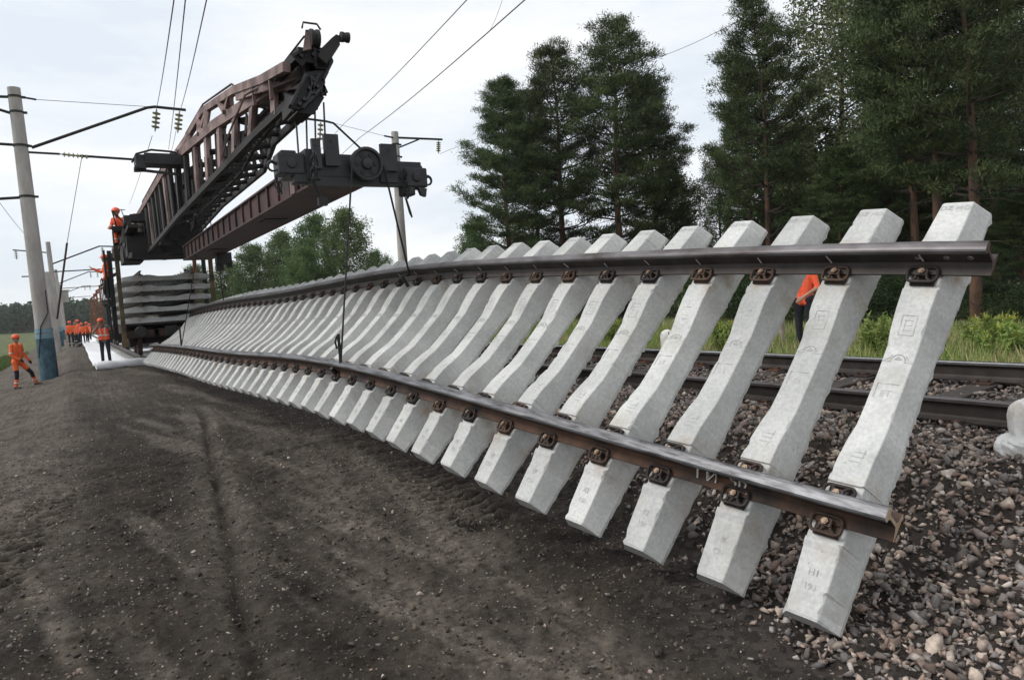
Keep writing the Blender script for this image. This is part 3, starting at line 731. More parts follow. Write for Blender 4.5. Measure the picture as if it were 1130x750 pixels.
SLEEPERS = [make_sleeper(k) for k in range(1, 8)]
SHADED_SLEEPERS = []  # sleepers in the concrete with shade in its colour
for k in range(3):
    me_ = make_sleeper(k + 11, False); me_.materials[0] = M['concrete_shaded']; SHADED_SLEEPERS.append(me_)
def lifted_panel():
    root = empty('lifted_track', PC_[0] * 0.5 + PC_[-1] * 0.5, 'long tilted panel of pale new concrete sleepers on two rails, hanging over dark soil', 'track panel')
    org = root.location
    for side in (1, -1):
        mb = MB(); fr = []
        s = -0.64 if side == 1 else -0.62
        ss = [s, s + .2]; q = 0.0
        while q < NS - 1 + .01: ss.append(q); q += 0.5
        ss.append(NS - 1 + .45)
        for s in ss:
            p, e, n = curve_pt(s); fr.append((p + e * .8 * side + n * .022, e, n))
        rail_build(mb, fr)
        o = mb.build('rail', [M['rail_dark'], M['rail_dull'], M['rail_rust']] if side == 1 else [M['rail_rust'], M['rail_head'], M['steel_cut']], root)
        # drilled fishplate holes in the web at the near end
        cut = MB()
        for dd in (.10, .22, .40):
            p, e, n = curve_pt((-0.64 if side == 1 else -0.62) + dd / .525)
            c = p + e * .8 * side + n * (.022 + .079); cut.cyl(c - e * .05, c + e * .05, .017, 16)
        co = cut.build('cutter', M['black'])
        bo = o.modifiers.new('holes', 'BOOLEAN'); bo.object = co; bo.operation = 'DIFFERENCE'; bo.solver = 'EXACT'
        bpy.context.view_layer.update()
        me = bpy.data.meshes.new_from_object(o.evaluated_get(bpy.context.evaluated_depsgraph_get()))
        o.modifiers.clear(); o.data = me; bpy.data.objects.remove(co)
        if side == 1:
            # short chalk ticks on the web above the clips
            for k in range(14):
                pm = MB()
                p, e, n = curve_pt(k + .06 + rnd.uniform(-.03, .03)); b = p + e * (.8 - .0115) + n * .022; t = PT_[k]
                a0 = b + n * rnd.uniform(.045, .055) - e * .002; a1 = a0 + n * rnd.uniform(.045, .065) + t * rnd.uniform(.0, .025)
                pm.bar(a0, a1, .004, .007, up=t)
                pm.build('chalk_mark', M['paint_white'], o)
        else:
            t = (curve_pt(1.4)[0] - curve_pt(.9)[0]).normalized()
            for txt, s_, nm in (('ГИ', 1.38, 'painted_letters'), ('50,', .98, 'painted_number')):
                vs, fs = text_mesh(txt, .12); pm = MB(); p, e, n = curve_pt(s_)
                def bend(v):
                    # the strokes run down the web to the rail foot
                    q = v[1] + .034
                    if q < .0474: k = q / .0474; o_, h_ = .075 - .045 * k, .011 + .015 * k
                    elif q < .0735: k = (q - .0474) / .0261; o_, h_ = .030 - .0205 * k, .026 + .016 * k
                    else: o_, h_ = .0095, .042 + q - .0735
                    return p - e * (.8 + o_ + .003) + n * (.022 + h_ + .002) - t * (v[0] + .25 * v[1])
                pm.add([bend(v) for v in vs], fs); pm.build(nm, M['paint_white'], o)
    rest = MB(); nf = 0
    for i in range(NS):
        me = SLEEPERS[(i * 3) % 7]
        so = bpy.data.objects.new('sleeper', me); COL.objects.link(so); so.parent = root
        mt = Matrix((PE_[i], PT_[i], PN_[i])).transposed().to_4x4(); mt.translation = PC_[i] - org
        mt = mt @ Matrix.Translation((rnd.uniform(-.006, .006), rnd.uniform(-.008, .008), 0)) @ Matrix.Rotation(rnd.uniform(-.006, .006), 4, 'Z')
        so.matrix_local = mt
        for x, flip in ((.888, 0), (.712, 1), (-.712, 0), (-.888, 1)):
            fm = Matrix.Translation((x, 0, .004)) @ Matrix.Rotation(math.pi if flip else 0, 4, 'Z')
            if nf < 100:
                fo = bpy.data.objects.new('fastening', FAST_ME); COL.objects.link(fo); fo.parent = so; fo.matrix_local = fm; nf += 1
            else:
                T = Matrix.Translation(org) @ mt @ fm; b0 = len(rest.v)
                rest.v.extend([tuple(T @ Vector(v)) for v in FAST.v]); rest.f.extend([tuple(b0 + k for k in f) for f in FAST.f]); rest.m.extend(FAST.m)
    o = rest.build('fastening', [M['clip'], M['bolt']], root); o['kind'] = 'stuff'
lifted_panel()

# ------------------------------------------------------------------ the track under the train and the fabric roll
XT = 2.85                                                           # axis of the rebuilt track
def laid_track():
    root = empty('laid_track', (XT, 50, 0.2), 'freshly laid concrete sleeper track under the train', 'railway track')
    for s in (-1, 1):
        mb = MB(); rail_build(mb, [(Vector((XT + .8 * s, y, .40)), Vector((1, 0, 0)), Vector((0, 0, 1))) for y in (30.0, 60, 140)])
        mb.build('rail', [M['rail_dark'], M['rail_dull'], M['rail_rust']], root)
    for i in range(90):
        so = bpy.data.objects.new('sleeper', SHADED_SLEEPERS[i % 3]); COL.objects.link(so); so.parent = root
        so.location = Vector((XT, 30.3 + i * .56, .38)) - root.location
laid_track()

def fabric():
    mb = MB(); n = 60
    rows = []
    for i in range(n + 1):
        y = 30.0 + (i / n) ** 1.8 * 90
        rows.append([(x + .012 * math.sin(y * .8 + x), y, float(height(np.array([x]), np.array([y]), False)[0]) + .15 + .012 * math.sin(y * 3 + x * 5)) for x in np.linspace(.50, 4.6, 16)])
    k = 16
    for r_ in rows: mb.v.extend(r_)
    for i in range(n):
        for j in range(k - 1):
            mb.f.append((i * k + j, i * k + j + 1, (i + 1) * k + j + 1, (i + 1) * k + j)); mb.m.append(0)
    mb.thing('fabric_sheet', M['sheet'], 'long strip of white ground fabric spread flat beneath the train', 'fabric sheet', smooth=True)
    mb = MB(); pts = []; rr = []
    for i in range(30):
        t = i / 29; x = .58 + 3.2 * t
        pts.append((x, 29.85 + .1 * t + .02 * math.sin(t * 31), gz(x, 29.9) + .13 + .012 * math.sin(t * 23))); rr.append(.15 + .012 * math.sin(t * 17) - (.03 if i in (0, 29) else 0))
    mb.tube(pts, rr, 14)
    mb.thing('fabric_roll', M['sheet'], 'rolled white ground fabric lying across the soil at the sheet end', 'fabric roll', smooth=True)
fabric()

# ------------------------------------------------------------------ flat wagons
def wheelset(mb, y):
    for s in (-1, 1):
        mb.lathe((XT + .73 * s, y, 1.05), (s, 0, 0), [(-.02, .05), (-.02, .50), (.02, .50), (.025, .475), (.13, .465), (.13, .40), (.10, .36), (.10, .18), (.16, .14), (.22, .12), (.22, .02)], 24)
    mb.cyl((XT - .8, y, 1.05), (XT + .8, y, 1.05), .08, 10)
def bogie(root, yc):
    b = MB()
    for s in (-1, 1):
        b.bar((XT + 1.02 * s, yc - 1.25, 1.15), (XT + 1.02 * s, yc + 1.25, 1.15), .14, .20)
        b.box((XT + 1.02 * s, yc, .98), (.16, .7, .24))
        for d in (-.92, .92): b.box((XT + 1.03 * s, yc + d, 1.05), (.2, .34, .32))
    b.box((XT, yc, 1.22), (2.0, .5, .28))
    bo = b.build('bogie', M['black'], root)
    for d in (-.92, .92):
        wmb = MB(); wheelset(wmb, yc + d); wmb.build('wheelset', M['wagon_red'], bo, smooth=True)
def wagon(y0, y1, label, posts, pmat):
    root = empty('flat_wagon', (XT, (y0 + y1) / 2, .58), label, 'railway wagon', 'flat wagons of the track laying train')
    f = MB(); zt = 1.70
    for s in (-1, 1):
        f.bar((XT + 1.38 * s, y0, zt - .14), (XT + 1.38 * s, y1, zt - .14), .10, .26)
        f.bar((XT + .45 * s, y0, zt - .24), (XT + .45 * s, y1, zt - .24), .14, .40)
    y = y0
    while y < y1: f.bar((XT - 1.32, y + .06, zt - .10), (XT + 1.32, y + .06, zt - .10), .12, .16); y += 1.2
    f.box((XT, y0 + .08, zt - .22), (2.86, .16, .42))
    f.build('frame', M['wagon_red'], root)
    d = MB(); d.box((XT, (y0 + y1) / 2, zt + .012), (2.74, y1 - y0 - .1, .05)); d.build('deck', M['timber'], root)
    c = MB(); c.box((XT, y0 - .22, 1.45), (.30, .5, .26)); c.box((XT - .06, y0 - .52, 1.45), (.34, .20, .32)); c.cyl((XT, y0 - .3, 1.3), (XT, y0 - .3, 1.05), .03, 8)
    c.build('coupler', M['black'], root)
    for s in (-.95, .95):
        b = MB(); b.cyl((XT + s, y0 + .02, 1.45), (XT + s, y0 - .35, 1.45), .09, 12); b.lathe((XT + s, y0 - .35, 1.45), (0, -1, 0), [(0, .16), (.03, .2), (.06, .17), (.07, .02)], 18)
        b.build('buffer', M['black'], root, smooth=True)
    bogie(root, y0 + 4.3); bogie(root, y1 - 2.2)
    for (x, y, z1) in posts:
        p = MB(); p.bar((x, y, 1.3), (x, y, z1), .08, .09); p.box((x, y, 1.42), (.16, .2, .3))
        p.bar((x, y, z1 - .05), (x + (.35 if x < XT else -.35), y, z1 + .12), .07, .12)
        p.build('stake', M[pmat], root)
    return root
wagon(27.0, 41.0, 'loaded flat wagon nearest the hanging panel with stacked track panels on deck', [(1.36, 31.5, 3.6), (1.36, 36, 3.6), (4.34, 31.5, 3.6), (4.34, 36, 3.6)], 'black')
wagon(43.0, 57.0, 'second flat wagon in the train with tall rusty orange stakes', [(1.40, y, 3.85) for y in (44, 50, 56)] + [(4.34, y, 3.85) for y in (44, 50, 56)], 'orange_post')
wagon(59.0, 74.0, 'farthest flat wagon in the train with thin orange stakes', [(1.40, y, 3.85) for y in (62, 72)] + [(4.34, y, 3.85) for y in (62, 72)], 'orange_post')

def stack():
    zs = [1.75 + .193, 2.12 + .193, 2.45 + .193, 2.78 + .193, 3.11 + .193]
    words = ['lowest', 'second lowest', 'middle', 'second highest', 'topmost']
    pitch = .347
    for k in range(5):
        z = 1.945 + k * pitch; y0 = 27.15 + rnd.uniform(-.06, .06); xo = rnd.uniform(-.03, .03)
        root = empty('stacked_track_panel', (XT + xo, 33.5, z), 'grey track panel lying %s in the stack on the wagon' % words[k], 'track panel', 'track panels stacked on the wagon')
        for i in range(24):
            so = bpy.data.objects.new('sleeper', SHADED_SLEEPERS[(i + k) % 3]); COL.objects.link(so); so.parent = root
            so.location = Vector((XT + xo, y0 + i * .545, z)) - root.location
        for s in (-1, 1):
            mb = MB(); rail_build(mb, [(Vector((XT + xo + .8 * s, y, z)), Vector((1, 0, 0)), Vector((0, 0, .80))) for y in (y0 - .25, y0 + 12.8)])
            mb.build('rail', [M['rail_dark'], M['rail_dull'], M['rail_rust']], root)
stack()

# ------------------------------------------------------------------ the track-laying crane
def lerp(a, b, t): return a + (b - a) * t
def pl(tab, y):
    tab = sorted(tab)
    if y <= tab[0][0]: return Vector(tab[0][1:])
    for a, b in zip(tab[:-1], tab[1:]):
        if y <= b[0]: return Vector([lerp(a[k], b[k], (y - a[0]) / (b[0] - a[0])) for k in (1, 2)])
    return Vector(tab[-1][1:])
TPC = [(9.6, 2.58, 4.74), (13, 2.34, 4.98), (17.2, 2.10, 5.15), (29, 2.08, 5.10)]
TLB = [(9.4, 2.62, 4.45), (10.6, 2.42, 4.29), (16.5, 2.12, 3.97), (30, 2.10, 3.70)]
TRB = [(9.0, 3.22, 4.72), (13.2, 3.34, 4.80), (15.8, 3.74, 4.80), (21, 3.78, 4.80), (29, 4.12, 4.75)]
TRT = [(9.0, 3.12, 4.95), (11, 3.15, 5.15), (13.2, 3.28, 5.36), (15.8, 3.68, 5.45), (21, 3.72, 5.45), (29, 4.06, 5.40)]
TTC = [(8.6, 2.42, 4.64), (9.8, 2.41, 4.82), (11.5, 2.40, 5.15), (14.2, 2.38, 5.52), (16.2, 2.32, 5.42), (17.6, 2.14, 5.20)]
def P(tab, y):
    v = pl(tab, y); return Vector((v.x, y, v.y))
def chord(mb, tab, y0, y1, wd, h):
    ys = [y0] + [t[0] for t in sorted(tab) if y0 < t[0] < y1] + [y1]
    for a, b in zip(ys[:-1], ys[1:]): mb.bar(P(tab, a), P(tab, b), wd, h)

def crane():
    root = empty('track_laying_crane', (XT, 28.5, 1.7), 'long dusty red and black lattice boom crane reaching out over the hanging track panel', 'rail crane')
    # --- left side girder
    t = MB(); chord(t, TPC, 9.6, 29, .10, .16); chord(t, TTC, 8.7, 17.6, .09, .11)
    t.build('boom_upper_chord', M['crane_pink'], root)
    lo = MB(); chord(lo, TLB, 9.4, 27, .07, .10); chord(lo, TRB, 10.3, 29, .07, .12); chord(lo, TRT, 10.3, 29, .06, .09)
    lo.build('boom_lower_chord', M['crane_dark'], root)
    y = 9.9; i = 0
    while y < 28.6:
        a, b = P(TPC, y), P(TLB, y)
        p = MB(); p.bar(a, b, .05, .24, up=(0, 1, 0)); p.bar(a + Vector((.03, 0, 0)), b + Vector((.03, 0, 0)), .10, .03, up=(0, 1, 0))
        p.build('boom_post', M['crane_pink'] if (y < 15 or i % 4 == 1) else M['crane_dark'], root)
        a, b = P(TRB, y), P(TRT, y); p = MB(); p.bar(a, b, .06, .08)
        b2 = P(TRT, min(y + .9, 28.9)); p.bar(a, b2, .05, .06); p.build('boom_brace', M['crane_dark'], root)
        # deck between the girders
        p = MB(); a = P(TLB, y) + Vector((.05, 0, .55)); b = P(TRB, y) + Vector((0, 0, .05)); p.bar(a, b, .06, .09)
        y2 = min(y + .95, 28.9); a2 = P(TLB, y2) + Vector((.05, 0, .55)); b2 = P(TRB, y2) + Vector((0, 0, .05))
        p.bar(a, b2, .035, .045); p.bar(b, a2, .035, .045)
        if i % 2 == 0:
            p.bar(a.lerp(b, .5), a2.lerp(b2, .5), .25, .03)
        p.build('deck_frame', M['crane_dark'], root)
        if y < 17:
            a = P(TTC, y); b = P(TPC, y + .1)
            p = MB(); p.bar(a, b + Vector((0, -.75 if i % 2 else .85, 0)), .09, .07); 
            if i % 2 == 0: p.bar(a, b, .06, .08)
            p.build('boom_brace', M['crane_pink'], root)
        y += .95; i += 1
    wk = MB()
    for yy in np.arange(11, 28, .62): wk.bar(P(TLB, yy) + Vector((-.02, 0, .10)), P(TPC, yy) + Vector((.0, .25, -.1)), .03, .04)
    wk.build('lacing_bar', M['crane_dark'], root)['kind'] = 'stuff'
    for q in (.36, .70):
        wg = MB()
        for ya in np.arange(9.5, 28, 1.0): wg.bar((P(TLB, ya) + Vector((.05, 0, .55))).lerp(P(TRB, ya), q), (P(TLB, ya + 1) + Vector((.05, 0, .55))).lerp(P(TRB, ya + 1), q), .05, .06)
        wg.build('deck_stringer', M['crane_dark'], root)
    wg = MB()  # dark sheets added to black out the gaps behind the posts
    for ya in np.arange(9.8, 27.5, .9):
        a, b = P(TLB, ya) + Vector((.22, 0, .22)), P(TLB, ya + .9) + Vector((.22, 0, .22)); c = P(TPC, ya + .9) + Vector((.2, 0, -.22)); d = P(TPC, ya) + Vector((.2, 0, -.22))
        q = .30 if ya < 15 else .08; wg.plate([a, b.lerp(a, q), c.lerp(d, q), d], (.03, 0, 0))
    wg.build('blackout_plate', M['crane_dark'], root)['kind'] = 'stuff'
    # solid gusset plates near the head
    g = MB()
    e1 = at(337, 74, Y=8.8)
    g.bar(P(TTC, 11.4) + Vector((0, 0, -.06)), P(TTC, 9.8) + Vector((0, 0, -.05)), .05, .20); g.bar(P(TTC, 9.8) + Vector((0, 0, -.05)), e1, .06, .22)
    g.bar(P(TPC, 9.7) + Vector((.03, 0, 0)), e1 + Vector((.02, 0, -.16)), .08, .17)
    bk = MB(); bk.plate([P(TTC, 8.9) + Vector((.3, 0, 0)), P(TTC, 10.4) + Vector((.3, 0, -.05)), P(TLB, 10.6) + Vector((.3, 0, .12)), P(TLB, 9.5) + Vector((.2, 0, .05))], (.04, 0, 0)); bk.build('backing_plate', M['crane_dark'], root)
    for yy in (9.4, 10.3): g.bar(P(TTC, yy) + Vector((-.02, 0, 0)), P(TTC, yy) + Vector((-.02, 0, -.3)), .05, .04)
    g.build('boom_gusset', M['crane_pink'], root)
    g = MB(); g.bar(at(306, 86, X=2.45), at(334, 57, X=2.58), .10, .10); g.build('boom_cover', M['crane_dark'], root)
    # --- head
    def ip(pts, y): return [at(px, py, Y=y) for px, py in pts]
    upper = [(322, 60), (340, 50), (356, 53), (364, 57), (368, 67), (363, 77), (349, 76), (346, 70), (338, 68), (334, 73)]
    lower = [(363, 78), (359, 86), (354, 98), (347, 110), (332, 121), (318, 118), (328, 98), (336, 80), (343, 79), (349, 78)]
    for yy, th, sh in ((8.55, .07, 0), (9.15, .07, -3)):
        for pts in (upper, lower):
            h = MB(); h.plate(ip([(x + sh, y - sh) for x, y in pts], yy), (.02, th, 0)); h.build('head_side_plate', M['crane_dark'], root)
    rib = MB()
    for (p0, p1) in (((324, 61), (340, 52)), ((340, 52), (364, 59)), ((366, 68), (357, 88)), ((355, 96), (334, 119)), ((338, 82), (321, 116)), ((343, 84), (346, 106)), ((352, 82), (338, 112)), ((347, 56), (349, 74))): rib.bar(at(*p0, Y=8.53), at(*p1, Y=8.53), .03, .035, up=(0, 1, 0))
    for p0 in ((345, 88), (350, 96), (341, 98), (335, 110), (330, 115), (354, 62), (345, 61), (332, 62)): c = at(*p0, Y=8.54); rib.cyl(c, c + Vector((0, -.04, 0)), .022, 8)
    rib.build('head_stiffener', M['gunmetal'], root)['kind'] = 'stuff'
    h = MB()
    for px, py, sz in ((346, 60, .15), (358, 66, .13), (353, 86, .12), (344, 102, .13), (331, 112, .14)):
        c = at(px, py, Y=8.62); h.bar(c, c + Vector((.05, .75, .02)), sz, sz)
    h.bar(P(TLB, 9.4) + Vector((0, 0, .02)), at(330, 116, Y=8.7), .14, .18); h.bar(P(TRB, 10.5), at(352, 92, Y=9.1), .10, .16); h.bar(P(TRT, 10.5), at(356, 76, Y=9.1), .10, .14)
    h.bar(at(336, 74, Y=8.8), at(312, 100, Y=9.9), .12, .28); h.bar(at(345, 104, Y=8.9), at(322, 130, Y=9.9), .14, .12)
    h.build('boom_head', M['crane_dark'], root)
    h = MB(); h.plate(ip([(351, 62), (354, 54), (366, 42), (371, 38), (376, 40), (375, 48), (366, 62), (360, 70)], 8.4), (.02, .12, 0))
    h.plate(ip([(351, 62), (354, 54), (366, 44), (372, 44), (375, 48), (366, 62), (360, 70)], 8.62), (.02, .05, 0)); h.build('head_arm', M['crane_dark'], root)
    h = MB(); h.plate(ip([(335, 52), (337, 33), (345, 33), (350, 38), (352, 52)], 8.60), (.02, .06, 0)); h.build('sheave_housing', M['crane_dark'], root)
    for (c, r_) in (((2.72, 8.52, 4.95), .11), ((3.05, 8.40, 4.97), .06)):
        s_ = MB(); s_.lathe(Vector(c) - Vector((.05, 0, 0)), (1, 0, 0), [(0, .03), (0, r_), (.03, r_), (.05, r_ * .86), (.07, r_), (.10, r_), (.10, .03)], 22); s_.build('head_sheave', M['crane_dark'], root, smooth=True)
    g = MB()
    g.plate(ip([(334, 56), (337, 35), (341, 35), (343, 54)], 8.42), (.02, .03, 0))
    g.build('sheave_cheek', M['crane_pink'], root)
    g = MB(); g.tube([(2.58, 8.5, 5.05), (2.60, 8.5, 5.12), (2.76, 8.5, 5.12), (2.80, 8.5, 5.06)], .012, 6); g.build('guard_rail', M['crane_dark'], root)
    # platform slung below the head
    b = MB(); b.plate(ip([(330, 106), (357, 107), (345, 126), (328, 124)], 8.60), (.02, .03, 0)); b.plate(ip([(328, 124), (345, 126), (345, 124), (328, 122)], 8.63), (.0, .45, .0))
    for px in (350, 356): b.bar(at(px, 108, Y=8.6), at(px - 2, 92, Y=8.6), .02, .02)
    b.build('head_platform', M['crane_dark'], root)
    # hand rails and hoses
    for tab, off, ya, yb in ((TTC, (.0, 0, .12), 11.4, 16.4), (TPC, (-.02, 0, .16), 16.5, 24)):
        b = MB(); pts = [P(tab, ya) + Vector((0, 0, .02))] + [P(tab, q) + Vector(off) for q in np.linspace(ya + .3, yb - .3, 8)] + [P(tab, yb) + Vector((0, 0, -.05))]
        b.tube(pts, .016, 6); b.build('guard_rail', M['crane_dark'], root)
    b = MB(); b.tube([at(299, 88, X=2.42), at(322, 58, X=2.5), at(336, 40, X=2.6)], .012, 6); b.build('head_rope', M['rope'], root)
    b = MB(); b.tube([P(TLB, 9.6) + Vector((-.1, 0, .35)), P(TLB, 10.4) + Vector((-.16, 0, .46)), P(TLB, 11.4) + Vector((-.16, 0, .2)), P(TLB, 12.2) + Vector((-.1, 0, .05))], .016, 6); b.build('hose', M['crane_pink'], root)
    # side outriggers
    for y, x0, x1, z in ((16.0, 1.34, 2.2, 4.95), (24.0, 1.56, 2.2, 4.82)):
        b = MB(); b.box(((x0 + x1) / 2 + .1, y, z), (x1 - x0 - .1, .5, .20)); b.box((x0 + .08, y, z - .06), (.18, .44, .26)); b.bar((x0 - .04, y - .1, z - .2), (x1 - .1, y - .1, z - .28), .05, .05)
        b.box((x0 + .02, y, z - .17), (.10, .3, .08)); ob = b.build('outrigger', M['gunmetal'], root)
        b = MB()
        if y < 20: b.tube([(x0 - .06, y, z - .05), (x0 + .03, y, z + .12), (x0 + .3, y, z + .21), (x1 - .2, y, z + .19), (x1, y, z + .14)], .022, 6)
        else:
            b.tube([(x0, y, z + .08), (x0 - .04, y, z + .26)], .012, 5); b.bar((x0 - .14, y, z + .27), (x0 + .06, y, z + .25), .02, .02)
            b.bar((x0 + .25, y, z + .12), (x1, y, z + .12), .03, .05)
        b.build('guard_rail', M['crane_dark'], ob)
    # --- base frame on the wagon, machinery slung under the boom
    b = MB()
    for x in (1.62, 2.45, 3.4, 4.16): b.bar((x, 24.2, 4.42), (x, 31.5, 4.42), .18, .34)
    for y in (24.3, 26.4, 28.2, 30, 31.4): b.bar((1.50, y, 4.30), (4.25, y, 4.30), .22, .30)
    b.bar((1.62, 24.0, 4.3), (1.62, 26.5, 4.02), .2, .5)
    b.box((2.0, 27.3, 4.70), (.9, 2.4, .3)); b.box((3.5, 27.8, 4.75), (1.2, 2.2, .5)); b.bar((1.5, 24.6, 4.62), (1.9, 29, 4.75), .5, .12)
    b.box((2.0, 24.2, 4.0), (.9, 1.0, .55)); b.box((3.0, 24.6, 4.05), (1.5, 1.2, .5)); b.box((1.75, 25.6, 3.85), (.5, 1.6, .45)); b.bar((1.6, 23.6, 3.72), (2.6, 23.9, 3.66), .3, .16); b.box((3.7, 25.2, 4.1), (.6, 1.2, .6))
    b.build('base_frame', M['crane_dark'], root)
    b = MB(); b.bar((1.62, 24.2, 4.05), (2.35, 24.5, 4.0), .5, .40); b.bar((1.72, 23.2, 4.52), (1.60, 25.5, 4.22), .26, .10); b.bar((2.3, 24.0, 4.1), (3.7, 24.6, 4.2), .35, .28)
    b.cyl((1.9, 24.0, 3.98), (2.4, 24.0, 3.98), .19, 14); b.cyl((2.7, 24.8, 4.0), (3.5, 24.8, 4.0), .24, 16); b.box((3.0, 23.2, 4.35), (.6, .5, .28)); b.box((2.45, 22.6, 4.02), (.3, .6, .22)); b.box((3.75, 25, 4.02), (.35, .6, .3))
    b.build('winch', M['crane_dark'], root)
    b = MB()
    for q in range(9):
        yy = 21.6 + q * .5; b.bar((2.5 + .12 * (q % 4), yy, 4.35), (2.55 + .12 * (q % 4), yy, 3.95 + .04 * (q % 3)), .05, .12)
        b.bar((3.15 + .07 * (q % 3), yy, 4.62), (3.2, yy + .3, 4.32), .05, .10)
    b.build('hanging_gear', M['crane_dark'], root)['kind'] = 'stuff'
    # portal posts
    for x, y, z0, z1, mt in ((1.42, 26.6, 1.0, 4.74, 'yellow_dirty'), (1.30, 28.6, 1.2, 4.30, 'black'), (4.24, 26.7, 1.6, 4.24, 'yellow_dirty'), (4.30, 28.6, 1.2, 4.30, 'black'), (1.36, 30.6, 1.2, 4.3, 'black'), (4.30, 30.8, 1.2, 4.3, 'orange_post')):
        b = MB(); b.bar((x - .02, y, z0), (x, y, z1), .13, .13); b.box((x, y, z0 + .1), (.22, .22, .18)); b.build('portal_post', M[mt], root)
    b = MB()
    for z in np.arange(1.5, 4.1, .32): b.bar((1.14, 28.3, z), (1.14, 28.75, z), .03, .03)
    for y in (28.3, 28.75): b.bar((1.14, y, 1.3), (1.14, y, 4.3), .05, .05)
    b.build('ladder', M['crane_dark'], root)
    b = MB(); b.box((1.16, 28.9, 2.40), (.34, 1.4, .05)); b.bar((1.0, 28.25, 3.35), (1.0, 29.6, 3.35), .03, .03); b.bar((1.0, 28.25, 2.4), (1.0, 28.25, 3.35), .03, .03); b.bar((1.0, 29.6, 2.4), (1.0, 29.6, 3.35), .03, .03)
    b.build('side_platform', M['crane_dark'], root)
    b = MB(); b.box((1.72, 26.0, 4.60), (.55, .9, .05)); b.bar((1.47, 25.6, 4.6), (1.36, 25.5, 5.25), .03, .03); b.bar((1.36, 25.5, 5.25), (1.70, 25.6, 4.85), .03, .03); b.bar((1.49, 26.4, 4.6), (1.47, 26.4, 5.0), .03, .03)
    b.build('crew_platform', M['crane_dark'], root)
    # hoist ropes to the lifting beam
    for (x0, y0, x1) in ((2.62, 9.2, 2.30), (2.70, 9.0, 2.40), (2.78, 8.9, 2.50), (2.86, 8.8, 2.62)):
        b = MB(); b.tube([(x0, y0, 4.3), (x1 + .1, 8.45, 3.58)], .011, 6); b.build('hoist_rope', M['rope'], root)
    for (x0) in (2.9, 3.02, 3.14):
        b = MB(); b.tube([(x0, 19.2, 4.75), (x0, 19.2, 3.75)], .012, 6); b.build('hoist_rope', M['rope'], root)
crane()

# ------------------------------------------------------------------ lifting beam below the boom
def chain(mb, a, b, r=.028, wire=.0085):
    a = Vector(a); b = Vector(b); d = b - a; n = max(2, int(d.length / (r * 2.3))); d.normalize()
    sx = d.cross(Vector((0, 1, 0))); sx = sx.normalized() if sx.length > .1 else Vector((1, 0, 0)); sy = d.cross(sx)
    for i in range(n):
        c = a + d * ((i + .5) * (b - a).length / n); u = sx if i % 2 else sy
        mb.tube([c + d * r * 1.55 * math.cos(2 * math.pi * k / 10) + u * r * math.sin(2 * math.pi * k / 10) for k in range(10)], wire, 5, closed=True)
def hook(mb, c, ax, s=1.0):
    c = Vector(c); ax = Vector(ax); up = Vector((0, 0, 1)); pts = []; rr = []
    for k in range(12):
        a = R(100 - k * 25); pts.append(c + (ax * math.cos(a) + up * math.sin(a)) * .055 * s); rr.append((.020 - .0011 * k) * s)
    mb.tube(pts, rr, 8)
